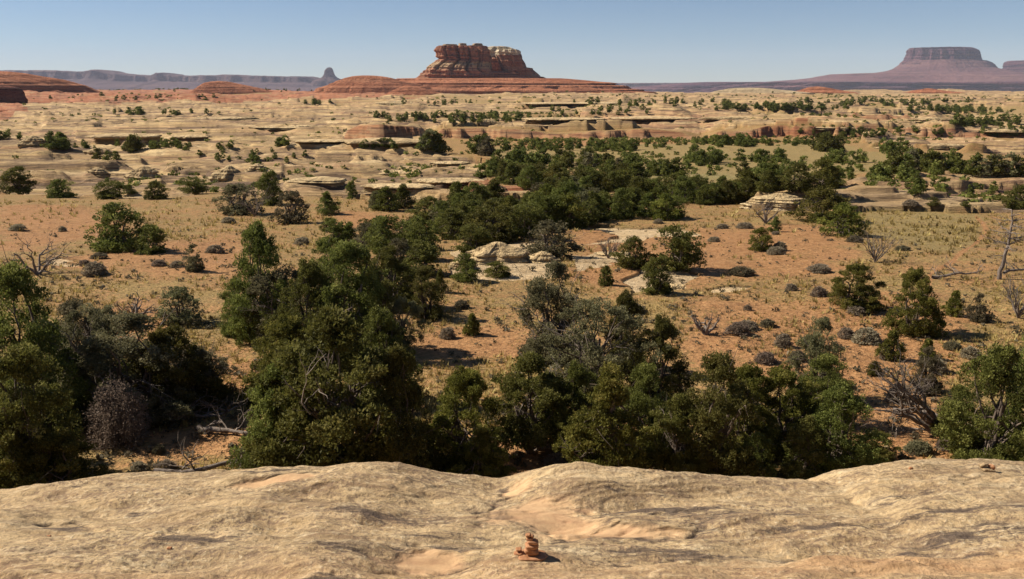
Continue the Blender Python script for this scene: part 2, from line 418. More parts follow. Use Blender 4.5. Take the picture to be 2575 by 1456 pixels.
def height(x, y, full=False):
    x = np.asarray(x, float); y = np.asarray(y, float)
    x, y = np.broadcast_arrays(x, y)
    z = base_z(y)
    rock, red, soil, green, row, px = zones(x, y, full)
    near = sst(14, 24, y)
    z = z + near * (0.35 * fbm(x / 13, y / 13, 3, 1) + 0.06 * fbm(x / 1.6, y / 1.6, 3, 5))
    z = z + sst(60, 200, y) * 1.2 * fbm(x / 70, y / 90, 3, 9)
    # slickrock relief: small domes and broken ledges
    r1 = terr(4.6 * fbm(x / 36, y / 14, 5, 20), 0.16) * 0.62 + 0.4 * fbm(x / 12, y / 7, 4, 23)
    r2 = terr(4.5 * fbm(x / 150, y / 62, 5, 30), 0.12) * 1.45 + terr(3.4 * fbm(x / 40, y / 16, 5, 34), .14) * .72 + .45 * fbm(x / 14, y / 8, 4, 37)
    r3 = terr(4.6 * fbm(x / 480, y / 280, 5, 40), 0.10) * 2.8 + terr(3.4 * fbm(x / 120, y / 60, 5, 44), .14) * 1.7
    wA = sst(200, 90, y); wB = sst(90, 220, y) * (1 - sst(900, 2200, y) * 0.6); wC = sst(500, 1100, y)
    small = np.where(y < 75, 0.22, 1.0)
    dm = sst(-.05, .45, fbm(x / 42, y / 26, 3, 60)) * 2.2 + sst(0, .4, fbm(x / 15, y / 10, 3, 66)) * .7
    r2 = r2 + dm; r3 = r3 + sst(-.05, .4, fbm(x / 130, y / 90, 3, 63)) * 3.0
    z = z + rock * (r1 * wA * small + r2 * wB + r3 * wC * (1 - sst(2500, 4000, y)))
    for (x0, x1, r, h, run, cr) in SCARPS:
        ys = float(y_of_row(r)); xc = (x0 + x1) / 2; xw = (x1 - x0) / 2
        sel = (y > ys * 0.7) & (y < ys * 1.4 + run * 3.2)
        if not sel.any(): continue
        xs = x[sel]; yv = y[sel]; p = px[sel]
        m = 0.075 * ys
        yw = ys * (1 + 0.055 * fbm(xs / m, xs * 0 + r, 4, 90)) + 1.6 * cr * n2(xs / (6 * cr + 3), xs * 0 + 3, 91)
        hh = h * (0.75 + 0.4 * n2(xs / (0.05 * ys), xs * 0 + r, 92))
        win = sst(xw, xw * 0.82, np.abs(p - xc))
        a = np.clip((yv - yw) / (cr * 1.3), 0, 1)
        st = (np.floor(a * 2.999) + sst(0, 0.5, (a * 3) % 1.0)) / 3
        st = np.where(a >= 1, 1, np.clip(st, 0, 1))
        back = np.exp(-np.maximum(yv - yw, 0) / run)
        if r in (345, 346, 373, 327) and full:
            face = sst(-3.5 * cr, -.5, yv - yw) * sst(4.5, 2.5, yv - yw) * (win > .3)
            red[sel] = np.maximum(red[sel], .7 * face); rock[sel] = np.maximum(rock[sel], face)
        z2 = z[sel] + hh * win * st * back
        z = z.copy(); z[sel] = z2
    if full: return z, rock, red, soil, green
    return z

_ym = np.exp(np.linspace(math.log(16), math.log(3800), 2600))
def at(px, row):
    """where the sight line through a surveyed picture point meets the terrain"""
    u = u_of(px, row); t = math.tan(down(row)); y0 = float(y_of_row(row))
    _ym = np.exp(np.linspace(math.log(max(15.5, y0 * .62)), math.log(min(y0 * 1.35, 3300)), 560))
    zz = height(u * _ym, _ym)
    hit = np.nonzero(zz >= -_ym * t)[0]
    i = hit[0] if len(hit) else len(_ym) - 1
    y = float(_ym[i]); return Vector((u * y, y, float(zz[i])))

def build_ground():
    ys = [5.0]
    while ys[-1] < 27500:
        y = ys[-1]; dz = -float(base_z(y))
        st = y * y / (dz * F0) * 0.95
        ys.append(y + float(np.clip(st, 0.09, 2200)))
    ys = np.array(ys); nc = 1050
    # denser columns within the view, coarse wings
    u = np.concatenate([np.linspace(-1.6, -0.72, 60)[:-1], np.linspace(-0.72, 0.72, nc), np.linspace(0.72, 1.6, 60)[1:]])
    X = ys[:, None] * u[None, :]; Y = np.repeat(ys[:, None], len(u), 1)
    X[ys < 12] = 12 * u[None, :]
    z, rock, red, soil, green = height(X, Y, True)
    v = np.stack([X, Y, z], -1).reshape(-1, 3)
    zone = np.stack([rock, red, soil, green], -1).reshape(-1, 4)
    o = mesh_obj('ground', v, grid_faces(len(ys), len(u)), M['ground'], attrs={'zone': zone})
    tag(o, kind='structure')
    # underside so that the sheet is closed off far below is not needed
    return o

# foreground dome the photographer stands on
SIL = [(-900, 1330), (-300, 1275), (0, 1240), (300, 1205), (560, 1182), (640, 1174), (760, 1171), (820, 1179), (930, 1167), (1010, 1169), (1110, 1189), (1240, 1196),
       (1330, 1187), (1440, 1184), (1540, 1188), (1700, 1192), (1900, 1196), (2040, 1197), (2110, 1170), (2250, 1152), (2450, 1148), (2575, 1155), (2900, 1190), (3500, 1290)]
YE = 13.3
_su = np.array([u_of(p, r) for p, r in SIL]); _sz = np.array([-YE * math.tan(down(r)) for p, r in SIL])
_fy = np.array([-4, 0, 3, 7, 9.5, YE, 15, 19]); _fz = np.array([-1.2, -1.62, -2.9, -4.62, -5.45, -6.35, -6.85, -8.0])
FEAT = [ # px,row, rx,ry (metres), depth : hollows (-) and humps (+) in the rock
    (160, 1305, .55, .28, -.05), (330, 1268, .6, .25, -.05), (700, 1200, 1.0, .4, -.04), (1390, 1290, 1.35, .75, -.06), (1240, 1225, .35, .7, -.16),
    (1090, 1392, .8, .38, -.04), (1450, 1215, 1.2, .75, .16), (950, 1185, 1.0, .7, .10), (250, 1330, 1.6, .6, .08), (900, 1420, 2.4, .5, .05),
    (1180, 1365, .9, .2, -.07), (1750, 1330, 1.6, .35, -.05), (2300, 1300, 2.4, .35, .06), (1400, 1440, 1.8, .35, .07), (2050, 1410, 1.6, .3, .05), (620, 1290, 1.4, .35, .06),
    (2330, 1230, 1.2, .25, -.04), (2080, 1200, .8, .5, -.10),
]
SANDP = [(1330, 1285, .80, .50), (1480, 1325, 1.0, .22), (1270, 1230, .25, .35), (1090, 1392, .48, .22), (720, 1203, .62, .15), (1390, 1300, .7, .3)]
STAINP = [(160, 1305, .32, .12), (330, 1268, .36, .09), (1180, 1365, .9, .10), (1100, 1345, .7, .1), (900, 1372, .7, .07), (940, 1435, 1.2, .08), (1240, 1220, .12, .5), (700, 1185, .8, .07),
          (1700, 1290, 1.3, .14), (1800, 1310, 1.3, .12), (1560, 1245, .35, .08), (1650, 1250, .3, .07), (1890, 1300, 1.0, .2), (1990, 1330, 1.2, .1), (2300, 1240, .9, .08), (2400, 1300, 1.4, .1),
          (1500, 1340, 1.4, .05), (1750, 1380, 1.2, .1), (2450, 1340, 1.4, .18), (1230, 1300, .25, .5), (480, 1345, 1.0, .12), (1000, 1290, 1.2, .12), (1330, 1300, .9, .04), (2200, 1395, 1.6, .08)]
def fore_base(x, y):
    zn = np.interp(y, _fy, _fz)
    # smooth the profile's corners
    zn = (zn + np.interp(y - .5, _fy, _fz) + np.interp(y + .5, _fy, _fz)) / 3
    k = np.interp(x / YE, _su, _sz) + 6.35
    return zn + k * sst(4.5, YE, y)
def fpt(px, row):
    u = u_of(px, row); t = math.tan(down(row)); ys = np.linspace(5, 16, 900)
    z = fore_base(u * ys, ys); i = np.nonzero(z >= -ys * t)[0]; i = i[0] if len(i) else -1
    return u * ys[i], ys[i]
_fe = [(*fpt(a, b), c, d, e) for a, b, c, d, e in FEAT]
_sa = [(*fpt(a, b), c, d * 1.15) for a, b, c, d in SANDP]
_stn = [(*fpt(a, b), c, min(d * 1.9, .3)) for a, b, c, d in STAINP]
CRACKS = [[(1200, 1232), (1245, 1254), (1238, 1268), (1200, 1276)], [(1250, 1252), (1330, 1236)], [(1350, 1328), (1420, 1345), (1500, 1336), (1580, 1322)], [(1380, 1310), (1460, 1318)],
          [(640, 1192), (700, 1188), (790, 1190), (830, 1200)], [(100, 1298), (180, 1290), (230, 1298)], [(900, 1420), (1000, 1412), (1080, 1414), (1200, 1405)], [(1640, 1296), (1720, 1292), (1790, 1300)],
          [(1740, 1340), (1765, 1328), (1840, 1334)], [(60, 1250), (180, 1248)], [(480, 1228), (640, 1232)], [(1030, 1362), (1120, 1372), (1180, 1384)], [(2130, 1262), (2200, 1270), (2260, 1268)],
          [(880, 1352), (960, 1362), (1060, 1380)], [(1560, 1398), (1700, 1392), (1840, 1404)], [(2150, 1430), (2290, 1420), (2420, 1432)]]
_crk = [[fpt(a, b) for a, b in c] for c in CRACKS]
rgp = np.random.default_rng(77)
_pits = [(*fpt(rgp.uniform(0, 2575), rgp.uniform(1215, 1450)), rgp.uniform(.02, .055)) for _ in range(90)]
def fore_z(x, y, full=False):
    x = np.asarray(x, float); y = np.asarray(y, float)
    z = fore_base(x, y)
    wx = x + .22 * n2(x * .8, y * .8, 4); wy = y + .15 * n2(x * .7, y * .9, 6)
    for (cx, cy, rx, ry, d) in _fe:
        z = z + d * np.exp(-((wx - cx) / rx) ** 2 - ((wy - cy) / ry) ** 2)
    f = sst(YE + .6, YE - 1.5, y)
    und = 0.22 * fbm(x / 2.6 + y * .18, y / 1.1 - x * .12, 3, 101) + 0.09 * fbm(x / .9, y / .42 + x * .3, 3, 105)
    # cross-bedding ledges, a few centimetres high
    led = terr(5 * fbm(x / 3.2 + y * .1, y / 1.1 - x * .2, 3, 111), .3) * .022
    z = z + und * (0.35 + .65 * f) + led
    sand = np.zeros(np.broadcast(x, y).shape); stain_crack = sand.copy()
    for (cx, cy, rx, ry) in _sa:
        sand = np.maximum(sand, sst(1.35, .6, np.hypot((wx - cx) / rx, (wy - cy) / ry) + .55 * fbm(x * 3, y * 5, 4, 130)))
    rough = 0.020 * fbm(x / .22, y / .16, 4, 115, .6) + .035 * np.abs(fbm(x / .55, y / .3, 3, 119))
    z = z + rough * (1 - .93 * sand)
    cdist = np.full(z.shape, 9.0)
    qx = x + .06 * n2(x * 6, y * 6, 160); qy = y + .06 * n2(x * 6, y * 6, 161)
    for ln in _crk:
        for (x1, y1), (x2, y2) in zip(ln[:-1], ln[1:]):
            t_ = np.clip(((qx - x1) * (x2 - x1) + (qy - y1) * (y2 - y1)) / ((x2 - x1) ** 2 + (y2 - y1) ** 2), 0, 1)
            cdist = np.minimum(cdist, np.hypot(qx - x1 - t_ * (x2 - x1), qy - y1 - t_ * (y2 - y1)))
    z = z - .035 * np.exp(-(cdist / .035) ** 2) - .02 * np.exp(-(cdist / .14) ** 2)
    for (a_, b_, r_) in _pits:
        z = z - r_ * .7 * np.exp(-(((x - a_) / r_ / 1.6) ** 2 + ((y - b_) / r_) ** 2) ** 1.5)
    # roll over the lip down to the valley floor
    z = z - 2.2 * np.maximum(y - YE, 0) ** 1.6 * sst(YE, YE + 1.5, y) - .12 * np.maximum(y - YE, 0)
    if not full: return z
    for (cx, cy, rx, ry) in _stn:
        stain_crack = np.maximum(stain_crack, .62 * np.exp(-((wx - cx) / rx) ** 2 - ((wy - cy) / ry) ** 2))
    stain_crack = np.maximum(stain_crack, .5 * np.exp(-(cdist / .08) ** 2))  # darker along the cracks
    stain_crack = stain_crack + .16 * fbm(x / 1.4, y / .5, 3, 140)
    ox, oy = fpt(2350, 1430)
    orange = np.exp(-((x - ox) / 2.2) ** 2 - ((y - oy) / .5) ** 2) + .35 * sst(9.5, 8.2, y) + .3 * fbm(x / 2, y / .8, 3, 150)
    return z, np.clip(sand, 0, 1), np.clip(stain_crack, 0, 1), np.clip(orange, 0, 1)

def build_fore():
    ys = np.concatenate([np.linspace(-3, 6.5, 60)[:-1], np.linspace(6.5, YE + 1.2, 420), np.linspace(YE + 1.2, 17, 30)[1:]])
    xs = np.concatenate([np.linspace(-24, -9.5, 120)[:-1], np.linspace(-9.5, 9.5, 1000), np.linspace(9.5, 24, 120)[1:]])
    X, Y = np.meshgrid(xs, ys)
    z, sa, stn, orr = fore_z(X, Y, True)
    v = np.stack([X, Y, z], -1).reshape(-1, 3)
    o = mesh_obj('rock_ground', v, grid_faces(len(ys), len(xs)), M['fore'],
                 attrs={'zone': np.stack([sa, stn, orr, orr * 0 + 1], -1).reshape(-1, 4)})
    tag(o, 'pale bare slickrock shelf with grey stains filling the foreground', 'rock shelf', kind='structure')

# ---------------------------------------------------------------- layered rock bodies
def stack(name, rows, mat, loc, nth=260, nz=70, p=3.0, rough=0.06, joint=0.05, ledge=0.03, seed=0, parent=None, dome=0.15, jf=6.0, slot=False, rz=0):
    """closed rock body from horizontal outlines. rows: (z, cx, half width, cy, half depth) from the foot up"""
    rows = np.array(rows, float)
    zs = np.linspace(rows[0, 0], rows[-1, 0], nz)
    cx, hw, cy, hd = (np.interp(zs, rows[:, 0], rows[:, i]) for i in (1, 2, 3, 4))
    th = np.linspace(0, 2 * math.pi, nth, endpoint=False)
    c, s_ = np.cos(th), np.sin(th)
    rr = (np.abs(c) ** p + np.abs(s_) ** p) ** (-1 / p)
    H = rows[-1, 0] - rows[0, 0]; sc = rows[:, 2].max()
    Zn = (zs - rows[0, 0]) / H
    T, Z = np.meshgrid(th, zs)
    ux, uy = np.cos(T), np.sin(T)
    k = rough * fbm3(ux * 2 + seed, uy * 2, Z / sc * 1.5, 4, seed + 1)
    k = k + joint * (fbm3(ux * jf, uy * jf, Z / sc * .8 + seed, 4, seed + 5) - .4 * np.abs(fbm3(ux * jf * 1.7, uy * jf * 1.7, Z / sc * .3, 2, seed + 8)))
    k = k + ledge * (terr(5 * n3(ux * .6, uy * .6, Z / H * 16 + .4 * ux, seed + 11), .3) / 3)
    if slot:  # vertical clefts that split the wall into buttresses
        for (a0, w_, dp) in ((-1.30, .035, .22), (-1.75, .05, .16), (-.95, .05, .20), (-2.15, .03, .14), (-.55, .06, .2), (-2.6, .07, .15), (.6, .1, .2), (1.6, .1, .2)):
            dth = (T - a0 + math.pi) % (2 * math.pi) - math.pi
            k = k - dp * np.exp(-(dth / w_) ** 2) * sst(.22, .45, Z / H) * (1 + .4 * n3(ux * 3, uy * 3, Z / H * 4, 77))
    k = 1 + k
    Xv = cx[:, None] + hw[:, None] * rr[None] * c[None] * k
    Yv = cy[:, None] + hd[:, None] * rr[None] * s_[None] * k
    zz = Z + 0.012 * H * fbm3(ux * 3, uy * 3, Z / H * 3, 3, seed + 15)
    V = [np.stack([Xv, Yv, zz], -1)]
    # cap rings
    topc = np.array([cx[-1], cy[-1]])
    nr = 10
    for i in range(1, nr + 1):
        f = 1 - i / nr
        if f == 0: f = 0.01
        x = topc[0] + (Xv[-1] - topc[0]) * f; y = topc[1] + (Yv[-1] - topc[1]) * f
        z = zz[-1] * f + rows[-1, 0] * (1 - f) + dome * H * (1 - f ** 2.2) + .03 * H * fbm(x / sc * 5, y / sc * 5 + seed, 4, seed + 21) * min(1, 3 * (1 - f))
        V.append(np.stack([x, y, z], -1)[None])
    V = np.concatenate(V, 0); nr_ = V.shape[0]
    i = np.arange(nr_ - 1)[:, None] * nth + np.arange(nth)[None]
    j = np.arange(nr_ - 1)[:, None] * nth + (np.arange(nth)[None] + 1) % nth
    faces = np.stack([i, j, j + nth, i + nth], -1).reshape(-1, 4)
    o = mesh_obj(name, V.reshape(-1, 3), faces, mat, parent)
    if parent is None: o.location = loc; o.rotation_euler = (0, 0, rz)
    return o

def zpx(row, d): return -d * math.tan(float(down(row)))
def hpx(w, d): return w * d / (F0 * 1.0) * 1.027  # metres per picture unit near the horizon rows

RED3 = ((0.17, 0.060, 0.038), (0.33, 0.125, 0.075), (0.47, 0.21, 0.13))

def prof(rows, d, zfoot, cyd=0.0, depth=0.7):
    """rows of (picture row, left, right) -> outline rows in metres around (x0, d)"""
    x0 = (rows[0][1] + rows[0][2]) / 2
    X0 = u_of(x0, rows[0][0]) * d
    out = []
    for r in rows:
        row, l, rt = r[:3]; dep = r[3] if len(r) > 3 else depth
        a, b = u_of(l, row) * d, u_of(rt, row) * d
        hw = (b - a) / 2
        out.append((zpx(row, d), (a + b) / 2 - X0, hw, cyd, hw * dep))
    out[0] = (min(out[0][0], zfoot), *out[0][1:])
    return out, (X0, d)

def rock_from(name, rows, d, mat_, label, cat, kind=None, group=None, zfoot=None, **kw):
    zf = zfoot if zfoot is not None else float(base_z(min(d, 2900))) - 8
    depth = kw.pop('depth', .7)
    o_rows, (X0, D) = prof(rows, d, zf, 0, depth)
    z0 = o_rows[0][0]
    th_ = math.atan(X0 / D); kw['rz'] = -th_; o_rows = [(q[0], q[1] * math.cos(th_), q[2] * math.cos(th_), q[3], q[4]) for q in o_rows]
    o_rows = [(a - z0, b, c, dd, e) for a, b, c, dd, e in o_rows]
    kw.setdefault('dome', 0.02)
    o = stack(name, o_rows, mat_, (X0, D, z0), **kw)
    tag(o, label, cat, group, kind)
    return o, z0

def build_far():
    D = 2600
    mp = mat_strata('red_hill_rock', 0.055, (0.27, 0.095, 0.046), (0.47, 0.185, 0.092), (0.56, 0.26, 0.14))
    # broad red pedestal and the domes around it
    rock_from('hill', [(246, 760, 1680), (236, 780, 1640), (226, 800, 1600), (217, 900, 1575), (209, 930, 1535), (203, 980, 1480), (200, 1000, 1440), (197, 1010, 1400)], 2450, mp,
              'long low red rock bench that the big butte stands on', 'rock bench', 'structure', nth=700, nz=46, p=2.2, rough=0.11, joint=.09, ledge=.035, depth=.30, seed=3, dome=.02)
    rock_from('hill', [(246, 770, 1150), (232, 790, 1115), (222, 805, 1090), (212, 830, 1060), (203, 850, 1010), (196, 870, 985)], 2250, mp,
              'smooth red rock dome in front of the butte on its left', 'rock dome', 'structure', nth=360, nz=40, p=2, rough=0.13, joint=.05, ledge=.02, depth=.4, seed=5, dome=.12)
    rock_from('hill', [(244, 960, 1125), (236, 970, 1110), (228, 985, 1085), (221, 1000, 1060), (216, 1015, 1040)], 2050, mp,
              'small rounded red dome nearest the foot of the butte', 'rock dome', 'structure', nth=240, nz=30, p=2, rough=0.13, joint=.05, ledge=.02, depth=.5, seed=6, dome=.12)
    rock_from('hill', [(238, 470, 740), (230, 485, 700), (222, 495, 660), (214, 505, 620), (208, 515, 590)], 2300, mp,
              'low red rock hump between the left ridge and the butte', 'rock hump', 'structure', nth=260, nz=30, p=2, rough=0.11, joint=.05, ledge=.02, depth=.4, seed=8, dome=.12)
    rock_from('hill', [(258, -500, 330), (240, -480, 300), (222, -460, 255), (207, -440, 205), (196, -420, 150), (188, -400, 100), (182, -380, 60), (179, -360, 20)], 1700, mp,
              'long red slickrock ridge rising at the left edge of the horizon', 'ridge', 'structure', nth=460, nz=50, p=2, rough=0.16, joint=.04, ledge=.02, depth=.35, seed=9, dome=.02)
    rock_from('rock_outcrop', [(262, -90, 72), (252, -90, 68), (243, -90, 62), (232, -85, 60), (223, -85, 52), (218, -80, 30)], 1150, mat_strata('dark_red_rock', .12, (.12, .045, .03), (.24, .09, .055), (.36, .15, .09)),
              'dark red cliff block at the left edge under the ridge', 'rock outcrop', nth=240, nz=40, p=3, rough=0.13, joint=.08, ledge=.02, depth=.5, seed=10, zfoot=-40)
    rock_from('rock_outcrop', [(306, -80, 82), (296, -80, 74), (288, -75, 60), (280, -70, 40), (275, -60, 10)], 820, mp,
              'orange red rounded rock at the left edge below the cliff block', 'rock outcrop', nth=240, nz=34, p=2.2, rough=0.13, joint=.06, ledge=.06, depth=.5, seed=12, zfoot=-36)
    pale = mat_strata('pale_hill_rock', .06, (.36, .26, .15), (.52, .39, .23), (.64, .50, .31))
    rock_from('hill', [(242, 1750, 2060), (234, 1775, 2040), (228, 1800, 1990), (223, 1830, 1940)], 2300, pale,
              'wide pale rock swell on the plain right of the butte', 'rock dome', 'structure', nth=240, nz=24, p=2, rough=0.10, joint=.02, ledge=.03, depth=.4, seed=13, dome=.12)
    rock_from('hill', [(240, 1960, 2180), (232, 1985, 2150), (226, 2010, 2110), (220, 2030, 2080)], 2500, mp,
              'low orange red knoll below the far right mesa', 'knoll', 'structure', nth=240, nz=24, p=2, rough=0.14, joint=.04, ledge=.06, depth=.4, seed=14, dome=.1)
    rock_from('hill', [(240, 2240, 2460), (233, 2265, 2420), (228, 2290, 2380), (224, 2320, 2350)], 2600, mp,
              'faint orange knoll farther right below the mesa', 'knoll', 'structure', nth=200, nz=24, p=2, rough=0.14, joint=.04, ledge=.06, depth=.4, seed=15, dome=.1)

    # the main butte: two towers on a stepped foot
    root = empty('butte', (u_of(1208, 200) * D, D, 0), -math.atan(u_of(1208, 200)))
    root.scale = (math.cos(root.rotation_euler[2]), 1, 1)
    tag(root, 'big banded red butte with pale caps rising in the middle of the horizon', 'butte', kind='structure')
    X0 = root.location.x
    def part(nm, rows, mat_, cyd, depth, d=None, **kw):
        d = D + cyd * .9
        out = []
        for r in rows:
            a, b = u_of(r[1], r[0]) * d, u_of(r[2], r[0]) * d
            out.append((zpx(r[0], d), (a + b) / 2 - X0, (b - a) / 2, cyd, depth * (r[3] if len(r) > 3 else 1)))
        return stack(nm, out, mat_, None, parent=root, **kw)
    z_top = zpx(116, D)
    caprock = (0.60, 0.45, 0.29)
    mL = mat_strata('butte_rock', .085, (.22, .08, .045), (.46, .20, .11), (.62, .35, .20), cap=caprock, capz=zpx(117.5, D), capw=6, pale_band=(zpx(172, D), zpx(158, D), (.56, .40, .22)), vj=.8)
    mR = mat_strata('butte_rear_rock', .085, (.24, .09, .05), (.47, .22, .125), (.62, .36, .22), cap=(.78, .64, .44), capz=zpx(140, D), capw=14, vj=.7)
    mF = mat_strata('butte_foot_rock', .085, (.22, .075, .042), (.43, .165, .09), (.54, .25, .145), vj=.7)
    part('rock_foot', [(224, 1010, 1420), (205, 1030, 1385), (200, 1040, 1372), (197, 1046, 1366), (190, 1056, 1352), (184, 1062, 1345), (181, 1068, 1330)], mF, 0, 120, nth=600, nz=50, p=2.6, rough=.05, joint=.05, ledge=.05, seed=20, jf=9, dome=.01)
    part('rock_tower', [(196, 1050, 1262), (186, 1058, 1255), (178, 1062, 1240), (176, 1068, 1236), (171, 1070, 1234, .95), (163, 1082, 1232, .9), (155, 1094, 1232, .82), (148, 1102, 1231, .8), (144, 1098, 1231, .8), (136, 1096, 1230, .8), (126, 1094, 1229, .8), (120, 1098, 1226, .8), (117, 1100, 1222, .78)],
         mL, -40, 95, nth=640, nz=130, p=4.2, rough=.035, joint=.075, ledge=.035, seed=22, jf=7, dome=.015, slot=True)
    part('rock_tower', [(198, 1262, 1368), (192, 1266, 1360), (184, 1267, 1350), (176, 1264, 1340), (172, 1262, 1338), (170, 1260, 1322), (160, 1256, 1318), (150, 1252, 1312), (141, 1248, 1309), (132, 1246, 1307), (127, 1250, 1303)],
         mR, -10, 95, nth=600, nz=120, p=3.6, rough=.05, joint=.09, ledge=.035, seed=27, jf=7, dome=.03)
    part('rock_tower', [(198, 1170, 1330), (180, 1175, 1322), (160, 1180, 1310), (141, 1190, 1306), (130, 1200, 1303), (123, 1214, 1298), (119, 1224, 1286)],
         mR, 150, 80, nth=500, nz=100, p=3.2, rough=.05, joint=.07, ledge=.035, seed=29, jf=7, dome=.03)
    for (a, b, r0, r1, sd) in ((1112, 1148, 119, 112, 31), (1150, 1172, 120, 110, 33), (1186, 1212, 119, 110, 35)):
        part('cap_rock', [(r0 + 3, a + 2, b - 2), (r0, a, b), ((r0 + r1) / 2, a, b + 1), (r1, a + 2, b - 1)], mat_strata('cap_rock', .12, (.40, .27, .17), (.55, .41, .26), (.66, .52, .34)), -60, 22, nth=90, nz=20, p=3, rough=.1, joint=.1, ledge=.06, seed=sd, dome=.08)
    # far right mesa
    D2 = 15000
    mm = mat_strata('mesa_cliff_rock', .009, (.05, .03, .05), (.14, .065, .08), (.25, .115, .11))  # purple of the haze and cliff shade mixed into the rock colours
    mt = mat_strata('mesa_talus', .008, (.13, .065, .068), (.19, .095, .09), (.26, .14, .12))
    D = D2
    root = empty('mesa', (u_of(2370, 200) * D2, D2, 0), -math.atan(u_of(2370, 200))); X0 = root.location.x; root.scale = (math.cos(root.rotation_euler[2]), 1, 1)
    tag(root, 'flat topped purple mesa with a dark cliff band on the right horizon', 'mesa', kind='structure')
    part('talus_slope', [(214, 1700, 2980, 3), (207, 1880, 2900, 2.6), (200, 1990, 2840, 2.2), (193, 2050, 2800, 2.0), (187, 2080, 2740, 1.8), (184, 2190, 2560, 1.3), (178, 2230, 2532, 1.15), (172, 2246, 2508, 1.05), (164, 2258, 2502, .95), (154, 2268, 2484, .85)], mt, 0, 1350, nth=500, nz=70, p=2.1, rough=.03, joint=.03, ledge=.012, seed=41, dome=.01)
    part('cliff', [(160, 2262, 2472), (156, 2268, 2470), (150, 2272, 2468), (144, 2274, 2465), (136, 2278, 2464), (130, 2279, 2462), (126, 2281, 2456), (123, 2286, 2446)], mm, 0, 950, nth=600, nz=60, p=3.2, rough=.05, joint=.09, ledge=.012, seed=43, jf=8, dome=.01)
    part('lower_cliff', [(262, 1600, 3300, 1), (232, 1640, 3250), (224, 1700, 3200), (216, 1780, 3150), (209, 1880, 3100), (206, 1960, 3050)], mm, -2900, 1200, nth=900, nz=50, p=2.6, rough=.04, joint=.05, ledge=.015, seed=45, jf=14, dome=.01)
    root = empty('mesa', (u_of(2700, 200) * D2, D2, 0), -math.atan(u_of(2700, 200))); X0 = root.location.x; root.scale = (math.cos(root.rotation_euler[2]), 1, 1)
    tag(root, 'second flat mesa cut off by the right edge of the picture', 'mesa', kind='structure')
    part('talus_slope', [(214, 2390, 3100, 1.3), (196, 2430, 3050, 1.15), (184, 2455, 3000), (178, 2472, 2960, .9)], mt, 500, 1200, nth=200, nz=30, p=2.4, rough=.03, joint=.03, ledge=.012, seed=47, dome=.01)
    part('cliff', [(182, 2474, 2900), (172, 2478, 2890), (162, 2480, 2880), (156, 2483, 2870), (153, 2490, 2850)], mm, 500, 950, nth=300, nz=40, p=4, rough=.02, joint=.04, ledge=.012, seed=48, jf=8, dome=.01)
    # blue mesas far left: one long tableland with knobs
    D3 = 17000
    top = [(-400, 176), (60, 178), (130, 177), (200, 180), (240, 181), (262, 177), (275, 176), (290, 181), (310, 184), (340, 187), (400, 190), (412, 188), (418, 183), (430, 184), (438, 189), (500, 191),
           (560, 189), (600, 188), (640, 190), (700, 192), (790, 193), (800, 196), (850, 198), (900, 205), (1500, 209), (1900, 208), (2100, 206)]
    nx, ny = 900, 60
    xs = np.linspace(-600, 2100, nx)
    tr = np.interp(xs, [a for a, b in top], [b for a, b in top]) + .5 * fbm(xs / 14, xs * 0, 4, 160)
    sec = np.array([(-2600, 1.0), (-1500, .62), (-900, .45), (-600, .36), (-560, .06), (-500, 0), (0, 0), (600, .05), (2000, .7), (3000, 1.2)])
    V = np.zeros((ny, nx, 3)); yy = np.concatenate([np.linspace(-2600, -620, 16), np.linspace(-600, -480, 24), np.linspace(-450, 3000, ny - 40)])
    zfoot = -170
    for i, yv in enumerate(yy):
        wob = 130 * fbm(xs / 30, xs * 0 + 5, 4, 170)
        f = np.interp(yv + wob, sec[:, 0], sec[:, 1]) + .03 * fbm(xs / 10, xs * 0 + yv / 200, 3, 171)
        zt = np.array([zpx(r, D3) for r in tr])
        V[i, :, 0] = np.array([u_of(x, 200) for x in xs]) * D3
        V[i, :, 1] = D3 + yv; V[i, :, 2] = zt * (1 - np.minimum(f, 1)) + zfoot * f
    mb = mat_strata('far_mesa_rock', .010, (.08, .05, .055), (.13, .08, .08), (.18, .11, .10))
    o = mesh_obj('hills', V.reshape(-1, 3), grid_faces(ny, nx), mb); tag(o, 'long hazy blue tableland along the left horizon', 'mesa range', kind='structure')
    rock_from('spire', [(215, 770, 890), (205, 785, 868), (199, 800, 856), (195, 808, 848), (191, 812, 843), (184, 815, 840), (178, 816, 838), (173, 820, 836), (171, 822, 834)], 16000, mb,
              'thin blue rock tower standing alone left of the central butte', 'rock spire', 'structure', zfoot=-170, nth=120, nz=50, p=3, rough=.06, joint=.07, ledge=.02, depth=.6, seed=51)

